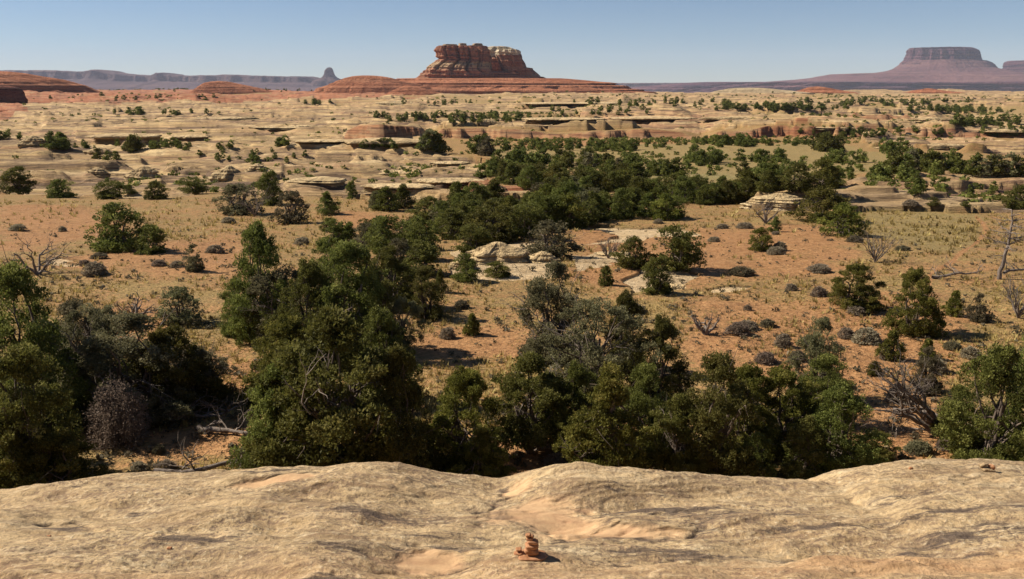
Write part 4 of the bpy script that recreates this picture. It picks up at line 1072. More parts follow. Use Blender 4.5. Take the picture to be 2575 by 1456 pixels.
REG = [ # cx, foot row, rx, ry, n, tree height range, phrase
    (20, 350, 30, 4, 2, (3, 4.5), 'by the rounded boulder at the left edge'),
    (155, 372, 38, 6, 5, (3.5, 5.5), 'left of the wide overhanging slab'),
    (340, 380, 26, 3, 3, (5, 6.5), 'in the shade of the overhanging slab'),
    (430, 372, 60, 5, 4, (3, 4.5), 'right of the wide overhanging slab'),
    (262, 402, 40, 4, 3, (2.5, 4), 'above the cracked boulder'),
    (705, 368, 26, 3, 3, (3, 4.5), 'at the left end of the dark alcove'),
    (960, 374, 60, 2.5, 5, (2.6, 3.6), 'along the foot of the dark alcove'),
    (1098, 378, 36, 6, 6, (5, 8), 'right of the dark alcove'),
    (1215, 388, 22, 7, 4, (4.5, 7), 'in the narrow clump left of the meadow'),
    (1330, 378, 70, 8, 7, (3, 4.5), 'at the far left of the meadow'),
    (1480, 376, 80, 8, 8, (3, 4.5), 'at the far side of the meadow'),
    (1570, 380, 45, 4, 5, (3.2, 5), 'mid row under the red ledge'),
    (1310, 415, 70, 8, 8, (3.2, 4.6), 'at the upper left of the central grove'),
    (1430, 418, 80, 8, 9, (3.2, 4.6), 'along the top of the central grove'),
    (1560, 430, 60, 8, 7, (3.2, 4.8), 'at the upper right of the central grove'),
    (1310, 462, 70, 10, 9, (3.2, 4.8), 'on the left side of the central grove'),
    (1410, 475, 80, 12, 10, (3.2, 4.8), 'in the heart of the central grove'),
    (1550, 475, 70, 12, 9, (3.2, 4.8), 'on the right side of the central grove'),
    (1410, 525, 90, 12, 10, (3.0, 4.4), 'in the lower part of the central grove'),
    (1200, 535, 70, 12, 7, (2.6, 4.0), 'below the small red ledge'),
    (1540, 545, 70, 10, 7, (2.8, 4.0), 'at the lower right corner of the central grove'),
    (1660, 545, 60, 8, 5, (2.2, 3.4), 'above the pale flat rock'),
    (1640, 505, 50, 10, 6, (2.8, 4.0), 'at the thin right side of the grove'),
    (1760, 505, 80, 10, 9, (2.8, 4.2), 'in the dark band right of the central grove'),
    (1860, 510, 40, 8, 4, (2.6, 4.4), 'in the dark band by the cream dome'),
    (1180, 575, 100, 12, 8, (2.6, 3.8), 'in the dark row above the white outcrop'),
    (1360, 575, 80, 12, 8, (2.8, 3.8), 'just above the branching trunk juniper'),
    (1470, 500, 70, 14, 8, (3.0, 4.4), 'at the lower middle of the grove'),
    (1490, 560, 40, 10, 4, (2.6, 3.6), 'beside the pale flat rock'),
    (1030, 640, 60, 20, 5, (2.0, 3.2), 'between the big clump and white outcrop'),
    (900, 620, 60, 12, 4, (1.8, 2.8), 'on the orange slope behind the big clump'),
    (960, 525, 60, 6, 5, (2.0, 3.0), 'under the stepped pale slabs'),
    (1965, 480, 50, 8, 5, (3.0, 4.2), 'behind the cream dome'),
    (2105, 470, 50, 6, 5, (3.0, 4.2), 'above the big double crowned juniper'),
    (1680, 440, 50, 5, 4, (2.8, 4.0), 'on the meadow slope right of the grove'),
    (1890, 455, 50, 8, 3, (2.8, 4.6), 'scattered across the right meadow'),
    (1790, 408, 60, 6, 6, (3.2, 4.6), 'in the loose row across the right meadow'),
    (1920, 405, 70, 5, 5, (3.0, 4.2), 'farther along the meadow row'),
    (2090, 378, 36, 6, 5, (5, 8), 'in the bright clump by the red bank'),
    (2110, 410, 60, 5, 4, (3, 4.2), 'below the bright tall clump'),
    (1850, 362, 70, 5, 6, (3.5, 5), 'under the second red ledge'),
    (2250, 385, 40, 5, 4, (4, 6), 'above the right hand grove'),
    (2280, 430, 70, 7, 9, (3.6, 5.4), 'in the left part of the right hand grove'),
    (2400, 435, 70, 7, 9, (3.6, 5.4), 'in the middle of the right hand grove'),
    (2520, 440, 60, 6, 8, (3.6, 5.2), 'at the right end of the right hand grove'),
    (2290, 455, 90, 4, 4, (2.4, 3.4), 'along the lower side of the right hand grove'),
    (1930, 275, 120, 3, 9, (6, 9), 'in the dark far line of trees'),
    (2400, 278, 60, 5, 7, (6, 9), 'in the far clump toward the right edge'),
    (2470, 312, 50, 7, 7, (5, 8), 'above the mushroom slab'),
    (1010, 300, 80, 7, 6, (5, 7), 'on far pale rock left of centre'),
    (1250, 303, 70, 8, 6, (5, 7), 'on the far pale rock below the butte'),
    (350, 286, 30, 2, 3, (6, 8), 'on the far pale rock under the red band'),
]
REG_MASS = [
    (1950, 276, 190, 4, 34, (5, 8), ''), (2400, 280, 130, 7, 30, (5, 8), ''), (2480, 312, 80, 10, 20, (4, 7), ''), (1200, 300, 240, 11, 44, (3, 7), ''), (1500, 282, 140, 9, 16, (4, 7), ''),
    (2200, 262, 240, 6, 40, (5, 8), ''), (1700, 262, 260, 6, 26, (5, 8), ''), (1500, 368, 260, 8, 30, (2, 3.6), ''), (1900, 365, 200, 7, 24, (2.2, 4), ''), (2200, 340, 200, 8, 20, (2.5, 4), ''),
    (780, 262, 60, 3, 6, (4, 7), ''), (400, 288, 120, 5, 10, (3, 6), ''), (300, 250, 260, 6, 14, (4, 7), ''), (350, 372, 260, 8, 16, (1.6, 3), ''), (650, 400, 200, 18, 14, (1.5, 2.6), ''),
    (1250, 440, 60, 14, 8, (2, 3.4), ''), (1650, 425, 180, 14, 14, (1.6, 3), ''), (2100, 440, 160, 14, 12, (1.6, 3), ''), (2400, 480, 160, 12, 8, (1.2, 2.2), ''), (1130, 262, 120, 4, 10, (4, 7), ''),
    (2520, 340, 50, 8, 8, (3, 5), ''), (640, 228, 300, 5, 24, (5, 8), ''),
]
def ordinal(i):
    w = ['first', 'second', 'third', 'fourth', 'fifth', 'sixth', 'seventh', 'eighth', 'ninth', 'tenth', 'eleventh', 'twelfth']
    return w[i]

def build_trees():
    for (k, px, b, t, w, lab) in NEAR:
        p, h, wm = spot(px, b, t, w)
        place(k, p, h, wm * 1.08, label=lab, group='junipers of the valley', cat='juniper')
    rg = np.random.default_rng(5)
    regs = []
    for (cx, cr, rx, ry, n, (h0, h1), ph) in REG + REG_MASS:
        d0 = float(y_of_row(cr)); regs.append(((h0 + h1) / 2 / d0, cx, cr, rx, ry, n, h0, h1, ph))
    regs.sort(key=lambda q: -q[0] if q[8] else 1)
    budget = 298 - len(NEAR); mass = []
    for (_, cx, cr, rx, ry, n, h0, h1, ph) in regs:
        single = bool(ph) and n <= budget
        if single: budget -= n
        elif ph: n = int(n * 1.7)
        pts = []; tries = 0
        while len(pts) < n and tries < 900:
            tries += 1
            a, b = rg.uniform(-1, 1, 2)
            if a * a + b * b > 1: continue
            q = (cx + a * rx, cr + b * ry)
            if any(abs(q[0] - o_[0]) < rx / n * .8 and abs(q[1] - o_[1]) < ry * .35 for o_ in pts): continue
            pts.append(q)
        pts.sort()
        for i, (px, row) in enumerate(pts):
            p = at(px, row); d = p.y
            fam = ['fA', 'fB', 'fC', 'fD', 'fE'] if (d > 150 or not single) else ['mA', 'mB', 'mD', 'mC', 'mE', 'mF']
            k = fam[int(rg.choice(len(fam), p=[.3, .25, .15, .15, .15] if len(fam) == 5 else [.26, .26, .2, .12, .08, .08]))]
            h = min(rg.uniform(h0, h1) * .86, rg.uniform(13, 19) * d / F0 if d > 480 else 9)
            w = h * rg.uniform(.9, 1.35)
            if not single: mass.append((k, p, h, w, rg.uniform(0, 6.28))); continue
            noun = {'A': 'juniper', 'B': 'rounded juniper', 'C': 'pointed juniper', 'D': 'broad juniper', 'E': 'grey juniper', 'F': 'low juniper'}[k[1]]
            place(k, p, h, w, label='%s %s, %s from the left' % (noun, ph, ordinal(i)), group='junipers ' + ph, cat='juniper')
    V, F, T, n0 = [], [], [], 0
    for (k, p, h, w, rz) in mass:
        me = [c for c in PROTO[k].children if c.name.startswith('crown')][0].data
        co = np.empty(len(me.vertices) * 3, np.float32); me.vertices.foreach_get('co', co); co = co.reshape(-1, 3)
        tt = np.empty(len(me.vertices), np.float32); me.attributes['tint'].data.foreach_get('value', tt)
        sx = w / WIDTH[k]; c_, s_ = math.cos(rz), math.sin(rz)
        q = np.stack([(co[:, 0] * c_ - co[:, 1] * s_) * sx + p.x, (co[:, 0] * s_ + co[:, 1] * c_) * sx + p.y, co[:, 2] * h + p.z - .03 * h], -1)
        V.append(q); T.append(np.clip(tt + rg.normal(0, .1), 0, 1)); F.append(np.arange(len(co)).reshape(-1, 4) + n0); n0 += len(co)
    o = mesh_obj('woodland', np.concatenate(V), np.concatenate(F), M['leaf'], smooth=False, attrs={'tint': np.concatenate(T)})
    tag(o, 'small far off junipers strewn over the slickrock plain', 'woodland', kind='stuff')

# ---------------------------------------------------------------- shrubs
def shrub_proto(key, mat_, n, per, size, seed, twigs=26, flat=.55):
    rg = np.random.default_rng(3000 + seed)
    root = empty('shrub')
    d = rg.normal(0, 1, (n, 3)); d[:, 2] = np.abs(d[:, 2]); d /= np.linalg.norm(d, axis=1)[:, None]
    k = 1 + .25 * fbm3(d[:, 0] * 2, d[:, 1] * 2, d[:, 2] * 2, 2, seed)
    cent = d * (rg.uniform(.55, 1, n) ** .5 * k)[:, None] * np.array([.44, .44, .82]) + np.array([0, 0, .06])
    V, f, tt = leaves(cent, np.full(n, .11) * rg.uniform(.7, 1.3, n), .5 + rg.normal(0, .2, n), per, size, rg)
    mesh_obj('foliage', V, f, M[mat_], root, smooth=False, attrs={'tint': tt})
    tb = Tubes()
    for i in range(twigs):
        c = cent[rg.integers(0, n)]
        tb.add(wiggle([0, 0, -.04], c * rg.uniform(.9, 1.15), 5, .07, rg), np.linspace(.018, .005, 5) * (.45 if twigs > 100 else 1), 4)
    v, f = tb.mesh(); mesh_obj('stems', v, f, M['deadwood'], root)
    PROTO[key] = root; WIDTH[key] = 1.0

SHRUBS = [ # proto, px, foot row, top, width, label
    ('gA', 1855, 840, 808, 60, 'grey domed shrub on orange soil, left half of a pair'),
    ('gB', 1880, 828, 806, 60, 'grey low shrub behind the left domed one'),
    ('gA', 2128, 850, 822, 42, 'round grey shrub left of the egg shaped grey one'),
    ('gB', 2180, 862, 824, 66, 'large grey egg shaped shrub beneath the tall upright juniper'),
    ('gA', 2060, 684, 662, 76, 'long dark grey shrub alone on the sand at right'),
    ('gB', 1960, 630, 606, 34, 'dark grey shrub right of the small bright juniper, upper'),
    ('gA', 1950, 640, 618, 44, 'dark grey shrub right of the small bright juniper, lower'),
    ('gA', 1872, 574, 558, 52, 'wide grey shrub on orange sand behind the bare juniper'),
    ('gB', 1816, 575, 562, 30, 'small grey shrub left of the wide one'),
    ('gA', 1795, 608, 594, 30, 'grey shrub at the right side of the wide dark juniper'),
    ('gB', 1655, 562, 550, 26, 'grey ball shrub on the pale flat rock'),
    ('sA', 2270, 630, 616, 44, 'grey blue shrub near the bare branched bush'),
    ('gB', 240, 690, 658, 60, 'purple grey shrub at the end of the pale rock strip, left'),
    ('gA', 45, 580, 562, 40, 'dark grey mound in the left field near the edge'),
    ('gB', 158, 582, 568, 20, 'tiny dark bush right of the grey mound'),
    ('gA', 215, 668, 652, 30, 'small grey tuft behind the purple grey shrub'),
    ('sA', 250, 650, 634, 50, 'pale sage bush at the foot of the lone field tree'),
    ('gB', 540, 636, 615, 44, 'grey shrub on orange bank right of the pale bush'),
    ('gA', 400, 668, 652, 36, 'grey shrub on the left orange soil, first of two'),
    ('gB', 445, 672, 655, 34, 'grey shrub on the left orange soil, second of two'),
    ('sA', 1160, 775, 752, 36, 'pale silver bush in the open soil at centre'),
    ('gA', 1125, 850, 822, 40, 'dark shrub in the shade at the left of the open soil'),
    ('sA', 1930, 822, 800, 36, 'silver sage bush in the right field'),
    ('gB', 1968, 872, 838, 46, 'grey green bush left of the tufted headed juniper'),
    ('gA', 1925, 912, 884, 52, 'grey bush behind the bright olive juniper'),
    ('sA', 2008, 905, 880, 44, 'pale sage above the olive juniper'),
    ('gB', 2230, 905, 868, 34, 'grey tuft next to the small olive sapling'),
    ('gA', 2355, 935, 900, 50, 'grey bush on the sandy path edge, right'),
    ('gB', 2440, 900, 870, 46, 'grey bush near the right edge tree, upper'),
    ('sA', 2395, 880, 855, 40, 'pale bush by the right edge tree'),
    ('gA', 2260, 1010, 960, 60, 'grey bush left of the fallen dead juniper'),
    ('sA', 1505, 742, 0, 0, ''),
    ('gA', 1460, 880, 0, 0, ''),
    ('sA', 1590, 785, 760, 60, 'pale sage behind the dark topped juniper'),
    ('gB', 1880, 780, 768, 20, 'small brown tuft in the right field'),
    ('gA', 1990, 730, 712, 30, 'brown grey bush near the white rock patch'),
    ('sA', 1865, 692, 668, 90, 'wide flat green bush above the white rock patch'),
    ('gB', 2060, 745, 720, 40, 'grey tuft left of the bushy olive juniper'),
    ('gA', 2155, 790, 768, 50, 'dark tuft at the foot of the bushy olive juniper'),
    ('nT', 300, 1115, 955, 150, 'large leafless lilac grey bush above the rock shelf at left'),
    ('nT', 470, 985, 850, 130, 'leafless grey brown bush at the gully edge'),
    ('sA', 540, 1020, 985, 100, 'yellow green grass clump below the gully bush'),
    ('sA', 620, 1150, 1118, 46, 'sage bush left of the biggest juniper foot'),
    ('gA', 350, 1185, 1165, 40, 'small grey shrub near the shelf at left'),
    ('gB', 420, 1180, 1160, 46, 'small brown shrub near the shelf at left'),
    ('sA', 400, 1140, 1122, 30, 'tiny yellow tuft on the bare soil at left'),
    ('sA', 1430, 1195, 1165, 60, 'sage bush behind the shelf at centre'),
    ('gB', 1400, 1170, 1140, 60, 'grey bush in the shade behind the shelf at centre'),
    ('sA', 2310, 1140, 1105, 60, 'sage bush in the sandy gap at lower right'),
    ('gB', 2375, 1130, 1105, 40, 'brown tuft under the large right juniper'),
    ('gB', 2290, 525, 502, 60, 'grey twiggy bush on the right hand slickrock'),
    ('sA', 2150, 610, 590, 40, 'grey tuft right of the double crowned juniper'),
    ('gA', 760, 615, 595, 40, 'grey shrub in the left orange slope'),
    ('gB', 575, 560, 545, 36, 'small dark shrub below the dead topped juniper'),
    ('gA', 1950, 590, 580, 20, 'little brown shrub on the orange flat'),
]
def build_shrubs():
    shrub_proto('gA', 'twig', 150, 30, .055, 1); shrub_proto('gB', 'twig', 150, 30, .055, 2)
    shrub_proto('sA', 'sage', 150, 30, .055, 3); shrub_proto('nT', 'twig', 330, 26, .020, 4, twigs=340)
    for (k, px, b, t, w, lab) in SHRUBS:
        if not lab: continue
        p, h, wm = spot(px, b, t, w)
        place(k, p, h * 1.1, wm * 1.1, label=lab, group='low shrubs on the valley floor', cat='shrub')
    # bare dead trees
    def dead(name, px, b, t, seed, label, kind, w=None, lean=0):
        p, h, wm = spot(px, b, t, w or 100); rg = np.random.default_rng(seed); tb = Tubes(); tb2 = Tubes()
        if kind == 'snag':
            st = wiggle([0, 0, -.1], [.06 * h, 0, h], 14, .03, rg); tb.add(st, np.linspace(.12, .03, 14), 8)
            for i in range(26):
                k = rg.integers(5, 14); a = rg.uniform(0, 6.28)
                branching(tb2, st[k], [math.cos(a), math.sin(a), rg.uniform(-.3, .5)], rg.uniform(.4, .9) * (1.3 - k / 18), .035, 2, rg, .5, 2, .0)
        elif kind == 'bush':
            for i in range(9):
                a = i * .7; d = [math.cos(a) * rg.uniform(.3, .9), math.sin(a) * .6, 1]
                branching(tb if i == 0 else tb2, [0, 0, 0], d, h * .55, .045, 3, rg, .38, 2, .1)
        elif kind == 'twist':
            for i in range(4):
                a = i * 1.6; d = [math.cos(a) * .8, math.sin(a) * .4, .8]
                branching(tb if i == 0 else tb2, [0, 0, 0], d, h * .55, .09, 4, rg, .55, 2, .05)
        elif kind == 'lean':
            for i in range(5):
                d = [-.5 - .12 * i + rg.uniform(-.2, .2), rg.uniform(-.3, .3), .9 - .1 * i]
                branching(tb if i == 0 else tb2, [0, 0, 0], d, h * .62, .085, 4, rg, .45, 2, .08)
        root = empty(name, p); tag(root, label, 'dead tree' if name != 'bare_bush' else 'bush', 'dead and leafless junipers')
        v, f = tb.mesh(); mesh_obj('trunk', v, f, M['deadwood'], root)
        v, f = tb2.mesh(); mesh_obj('branches', v, f, M['deadwood'], root)
    dead('dead_tree', 2512, 702, 528, 3, 'tall slim dead snag with bare side branches near the right edge', 'snag')
    dead('bare_bush', 2200, 660, 578, 4, 'leafless fan shaped grey bush on the right hand flat', 'bush')
    dead('dead_tree', 1925, 562, 500, 5, 'bare twisted juniper in front of the cream dome', 'twist')
    dead('dead_tree', 2365, 1095, 915, 6, 'leaning dead juniper with a dark trunk in the sandy gap', 'lean')
    dead('bare_bush', 1530, 650, 600, 7, 'small leafless bush beside the flat pale ledge', 'bush')
    dead('dead_tree', 1775, 842, 790, 8, 'short dead stump with broken branches in the right field', 'twist')
    dead('dead_tree', 95, 690, 600, 9, 'black bare stem at the left edge of the field', 'twist')
    dead('dead_tree', 340, 812, 745, 10, 'thin dead branches sticking up before the orange bank', 'twist')
    dead('bare_bush', 2560, 800, 700, 11, 'leafless bush at the right edge below the snag', 'bush')
    dead('dead_tree', 640, 545, 478, 12, 'dark bare branches fanning beside the dead topped juniper', 'bush')
    # fallen wood
    def log(px, b, L, seed, label, ang=0.2):
        p = at(px, b); rg = np.random.default_rng(seed); tb = Tubes(); tb2 = Tubes()
        ca, sa = math.cos(ang), math.sin(ang)
        pts = wiggle([-L / 2 * ca, -L / 2 * sa, .12], [L / 2 * ca, L / 2 * sa, .22], 9, .06, rg); tb.add(pts, np.linspace(.09, .03, 9), 7)
        for i in range(9):
            k = rg.integers(1, 9); branching(tb2, pts[k], [rg.uniform(-1, 1), rg.uniform(-1, 1), rg.uniform(.1, .7)], L * .25, .03, 2, rg, .5, 2, .0)
        root = empty('fallen_log', p); tag(root, label, 'fallen log', 'weathered fallen wood')
        for k_ in range(len(tb2.v)): tb.v.append(tb2.v[k_]); tb.f.append(tb2.f[k_] + tb.n)
        v, f = tb.mesh(); mesh_obj('trunk', v, f, M['deadwood'], root)
    log(520, 1188, 2.4, 21, 'grey fallen branches lying against the rock shelf at left')
    log(470, 1062, 2.2, 22, 'dark fallen log under the gully bush at left')
    log(570, 1095, 1.8, 23, 'forked fallen branch beside the biggest juniper', -.3)
    log(2400, 700, 2.6, 24, 'long fallen grey juniper left of the dead snag')
    log(2560, 690, 1.8, 25, 'dark fallen limb right of the dead snag')
    log(2330, 1060, 1.8, 26, 'grey fallen limb under the leaning dead juniper', -.6)
    log(760, 800, 0.9, 27, 'pale fallen limb in the big clump')

# ---------------------------------------------------------------- small growth as stuff
def build_stuff():
    rg = np.random.default_rng(11)
    # dry grass and forbs over the open soil
    N = 110000
    row = rg.uniform(505, 1260, N) ** 1.0; px = rg.uniform(-350, 2925, N)
    y = y_of_row(row) * (1 + rg.uniform(-.02, .02, N)); x = np.array([u_of(a, b) for a, b in zip(px, row)]) * y
    z, rock, red, soil, green = height(x, y, True)
    dens = fbm(x / 3.5, y / 3.5, 4, 300) * .9 + .62 - soil * .75 - rock * 2
    keep = (dens > rg.uniform(0, 1, N)) & (y > 15.5)
    x, y, z = x[keep], y[keep], z[keep]; n = len(x)
    per = 6
    h = (.06 + .20 * rg.random(n) ** 3) * np.clip(y / 45, .75, 1.6)
    a = rg.uniform(0, 6.28, (n, per)); r = h[:, None] * rg.uniform(.1, .9, (n, per))
    bx = x[:, None] + np.cos(a) * r * .6; by = y[:, None] + np.sin(a) * r * .6
    tx = x[:, None] + np.cos(a) * r * 1.5; ty = y[:, None] + np.sin(a) * r * 1.5
    hh = h[:, None] * rg.uniform(.6, 1.2, (n, per)); wd = h[:, None] * .22
    zb = z[:, None] - .02 + 0 * hh
    V = np.stack([np.stack([bx - wd * np.sin(a), by + wd * np.cos(a), zb], -1), np.stack([bx + wd * np.sin(a), by - wd * np.cos(a), zb], -1),
                  np.stack([tx, ty, z[:, None] + hh], -1)], 2).reshape(-1, 3)
    tt = np.repeat(np.clip(.5 + .5 * fbm(x / 2, y / 2, 3, 310) + rg.normal(0, .22, n), 0, 1), per * 3)
    o = mesh_obj('grass', V, np.arange(len(V)).reshape(-1, 3), M['grass'], smooth=False, attrs={'tint': tt})
    tag(o, 'dry yellow bunch grass dotted over the orange soil', 'grass', kind='stuff')
    # low brush tufts: brown green, denser
    def tufts(name, label, px, row, hs, mat_, per=26, seed=0, minrock=None):
        y = y_of_row(row); x = np.array([u_of(a, b) for a, b in zip(px, row)]) * y
        z = height(x, y)
        c = np.stack([x, y, z + hs * .32], -1); rg2 = np.random.default_rng(seed)
        n = len(x)
        N = n * per; cc = np.repeat(c, per, 0); r = np.repeat(hs, per)
        d = rg2.normal(0, 1, (N, 3)); d /= np.linalg.norm(d, axis=1)[:, None]
        p = cc + d * (r * rg2.uniform(.25, .62, N))[:, None] * np.array([1.15, 1.15, .62])
        ax = rg2.normal(0, 1, (N, 3)); ax /= np.linalg.norm(ax, axis=1)[:, None]
        sd = np.cross(ax, d); sd /= np.linalg.norm(sd, axis=1)[:, None] + 1e-9
        L = (r * rg2.uniform(.16, .34, N))[:, None]
        V = np.stack([p - ax * L, p - sd * L * .6, p + ax * L, p + sd * L * .6], 1).reshape(-1, 3)
        t0 = np.clip(.45 + rg2.normal(0, .2, n), 0, 1)
        tt = np.repeat(np.clip(np.repeat(t0, per) + rg2.normal(0, .12, N), 0, 1), 4)
        o = mesh_obj(name, V, np.arange(len(V)).reshape(-1, 4), M[mat_], smooth=False, attrs={'tint': tt})
        tag(o, label, 'scrub', kind='stuff')
    n = 4600
    row = 560 + 640 * rg.random(n) ** 1.3; px = rg.uniform(-350, 2900, n)
    hs = .08 + .24 * rg.random(n) ** 3
    tufts('brush', 'knee high brown brush scattered over the valley floor', px, row, hs, 'sage', 18, 41)
    # far scrub too small to tell apart
    pts = []
    def cl(cx, cr, rx, ry, n):
        for _ in range(int(n * 2.6)): pts.append((cx + rg.normal(0, rx * .6), cr + rg.normal(0, ry * .6)))
    for a in [(1000, 300, 160, 6, 60), (1250, 302, 160, 7, 80), (1500, 285, 200, 6, 60), (1900, 285, 220, 8, 130), (2300, 262, 250, 8, 130), (2450, 290, 120, 14, 110), (2100, 330, 220, 8, 60),
              (1400, 355, 260, 5, 60), (1750, 358, 260, 5, 70), (2200, 350, 200, 8, 60), (350, 262, 300, 6, 40), (300, 300, 300, 18, 50), (650, 350, 350, 20, 50), (600, 430, 450, 30, 60),
              (1050, 420, 200, 20, 40), (1700, 250, 500, 8, 120), (2200, 244, 400, 4, 120), (1500, 400, 300, 18, 60), (1900, 430, 300, 25, 70), (2350, 490, 250, 20, 40), (1150, 262, 200, 8, 40), (500, 222, 300, 4, 50)]:
        cl(*a)
    pts = np.array([p for p in pts if p[1] > 219])
    y = y_of_row(pts[:, 1])
    hs = np.clip(1.0 + .0020 * y, 1.0, 6) * rg.uniform(.35, 1.15, len(pts))
    tufts('scrub', 'far off dark juniper scrub dotting the pale slickrock', pts[:, 0], pts[:, 1], hs, 'leaf', 26, 42)

# ---------------------------------------------------------------- cairn and loose stones
def stone(name, parent, c, size, seed, tilt=0.0, mat_='cairn'):
    rg = np.random.default_rng(seed)
    nu, nv = 28, 16
    th = np.linspace(0, 2 * math.pi, nu, endpoint=False); ph = np.linspace(-math.pi / 2, math.pi / 2, nv)
    T, P = np.meshgrid(th, ph)
    x, y, z = np.cos(P) * np.cos(T), np.cos(P) * np.sin(T), np.sin(P)
    m = (np.abs(x) ** 5 + np.abs(y) ** 5 + np.abs(z) ** 3) ** (1 / 4.6); k = .86 / np.maximum(m, .5)
    k = k * (1 + .26 * fbm3(x * 1.1 + seed, y * 1.1, z * 1.1, 3, seed) + .09 * fbm3(x * 5, y * 5, z * 5, 2, seed + 3))
    v = np.stack([x * k * size[0], y * k * size[1], z * k * size[2]], -1).reshape(-1, 3)
    ct, st = math.cos(tilt), math.sin(tilt)
    v = v @ np.array([[ct, 0, st], [0, 1, 0], [-st, 0, ct]]).T + np.array(c)
    i = np.arange(nv - 1)[:, None] * nu + np.arange(nu)[None]; j = np.arange(nv - 1)[:, None] * nu + (np.arange(nu)[None] + 1) % nu
    return mesh_obj(name, v, np.stack([i, j, j + nu, i + nu], -1).reshape(-1, 4), M[mat_], parent)

def build_cairn():
    x, y = fpt(1332, 1412); z = float(fore_z(x, y))
    root = empty('cairn', (x, y, z))
    tag(root, 'small stacked cairn of red stones standing on the bare rock shelf', 'cairn')
    stone('base_stone', root, (.02, 0, .020), (.17, .12, .024), 1, .03)
    stone('base_stone', root, (-.12, .02, .045), (.05, .05, .016), 2, -.12)
    stone('stone', root, (-.115, .03, .088), (.034, .04, .017), 6, -.1)
    stone('stone', root, (.02, .01, .085), (.080, .075, .048), 3, .1)
    stone('stone', root, (.025, .01, .155), (.086, .075, .040), 13, -.12)
    stone('stone', root, (.03, .0, .212), (.066, .06, .030), 8, .2)
    stone('stone', root, (.0, .01, .252), (.040, .045, .022), 9, -.1)
    stone('cap_stone', root, (-.018, .01, .292), (.034, .034, .024), 11, -.3)
    stone('cap_stone', root, (.026, .005, .284), (.022, .026, .018), 12, .5)
    root.scale = (1.05, 1.05, .88)
    x, y = fpt(2478, 1188); z = float(fore_z(x, y))
    r2 = empty('cairn', (x, y, z)); tag(r2, 'tiny pile of two or three pale stones on the shelf at far right', 'cairn')
    stone('base_stone', r2, (.02, 0, .03), (.11, .08, .03), 21, .15, 'fore'); stone('stone', r2, (.08, 0, .06), (.045, .05, .045), 23)
    stone('stone', r2, (-.03, .02, .095), (.07, .05, .022), 24, -.3, 'fore')
    for i, (px, row, sz, lab) in enumerate([(378, 1347, .028, 'dark red pebble left of the middle of the shelf'), (425, 1367, .032, 'dark red pebble right of the first one on the left shelf'),
                                            (122, 1343, .03, 'lone dark pebble near the left pothole'), (2288, 1136 + 60, .03, 'small stone near the right end of the shelf')]):
        x, y = fpt(px, row); z = float(fore_z(x, y))
        o = stone('pebble', None, (0, 0, sz * .35), (sz, sz * .9, sz * .6), 40 + i); o.location = (x, y, z); tag(o, lab, 'pebble', 'loose pebbles on the rock shelf')

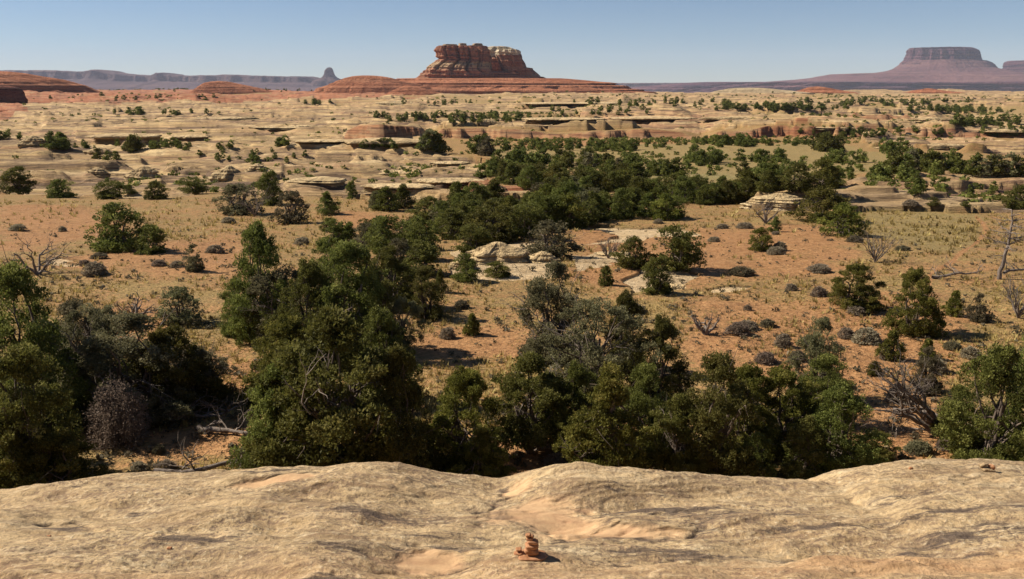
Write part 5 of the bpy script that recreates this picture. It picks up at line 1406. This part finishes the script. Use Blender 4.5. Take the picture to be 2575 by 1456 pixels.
# ---------------------------------------------------------------- light, sky, air, camera
SUN_EL, SUN_AZ = R(41), R(-76)       # azimuth measured from +Y towards +X
def build_light():
    d = Vector((math.sin(SUN_AZ) * math.cos(SUN_EL), math.cos(SUN_AZ) * math.cos(SUN_EL), math.sin(SUN_EL)))
    l = bpy.data.lights.new('sun', 'SUN'); l.energy = 4.6; l.angle = R(.53); l.color = (1, .915, .78)
    o = bpy.data.objects.new('sun', l); C.objects.link(o); o.rotation_euler = d.to_track_quat('Z', 'Y').to_euler()
    w = bpy.data.worlds.new('World'); bpy.context.scene.world = w; w.use_nodes = True
    nt = w.node_tree; bg = nt.nodes['Background']
    sky = nt.nodes.new('ShaderNodeTexSky'); sky.sky_type = 'NISHITA'; sky.sun_disc = False
    sky.sun_elevation = SUN_EL; sky.sun_rotation = SUN_AZ; sky.altitude = 3500; sky.air_density = 1.0; sky.dust_density = 0.1; sky.ozone_density = 3.0
    nt.links.new(sky.outputs[0], bg.inputs[0]); bg.inputs[1].default_value = 0.052

def build_haze():
    x0, x1, y0, y1, z0, z1 = -50000, 50000, -60, 30000, -300, 900
    v = [(x, y, z) for z in (z0, z1) for y in (y0, y1) for x in (x0, x1)]
    f = [(0, 2, 3, 1), (4, 5, 7, 6), (0, 1, 5, 4), (2, 6, 7, 3), (0, 4, 6, 2), (1, 3, 7, 5)]
    m = bpy.data.materials.new('haze'); m.use_nodes = True; t = m.node_tree; t.nodes.clear()
    out = t.nodes.new('ShaderNodeOutputMaterial'); pv = t.nodes.new('ShaderNodeVolumePrincipled')
    pv.inputs['Color'].default_value = (.66, .76, 1.0, 1); pv.inputs['Density'].default_value = HAZE
    pv.inputs['Anisotropy'].default_value = 0.0
    t.links.new(pv.outputs[0], out.inputs['Volume'])
    o = mesh_obj('haze', v, np.array(f), m, smooth=False); tag(o, kind='stuff')
HAZE = 1.7e-5

def build_camera():
    cam = bpy.data.cameras.new('camera'); o = bpy.data.objects.new('camera', cam); C.objects.link(o)
    cam.sensor_width = 36; cam.lens = 36 * F0 / W0; cam.clip_end = 100000; cam.clip_start = .1
    o.location = (0, 0, 0); o.rotation_euler = (math.pi / 2 - PITCH, 0, 0)
    sc = bpy.context.scene; sc.camera = o
    sc.view_settings.view_transform = 'Standard'; sc.view_settings.look = 'None'; sc.view_settings.gamma = 1; sc.view_settings.exposure = 0.68
    sc.render.engine = 'CYCLES'
    sc.cycles.max_bounces = 5; sc.cycles.diffuse_bounces = 2; sc.cycles.glossy_bounces = 1; sc.cycles.volume_bounces = 1; sc.cycles.transparent_max_bounces = 4
    sc.cycles.use_denoising = True

import time
_t = time.time()
for fn in (build_ground, build_fore, build_far, build_outcrops, build_protos, build_trees, build_shrubs, build_stuff, build_cairn, build_light, build_haze, build_camera):
    fn(); print('TT %-16s %.1fs' % (fn.__name__, time.time() - _t)); _t = time.time()
for k, r in list(PROTO.items()):
    if k not in used:
        for c in list(r.children): bpy.data.objects.remove(c)
        bpy.data.objects.remove(r)
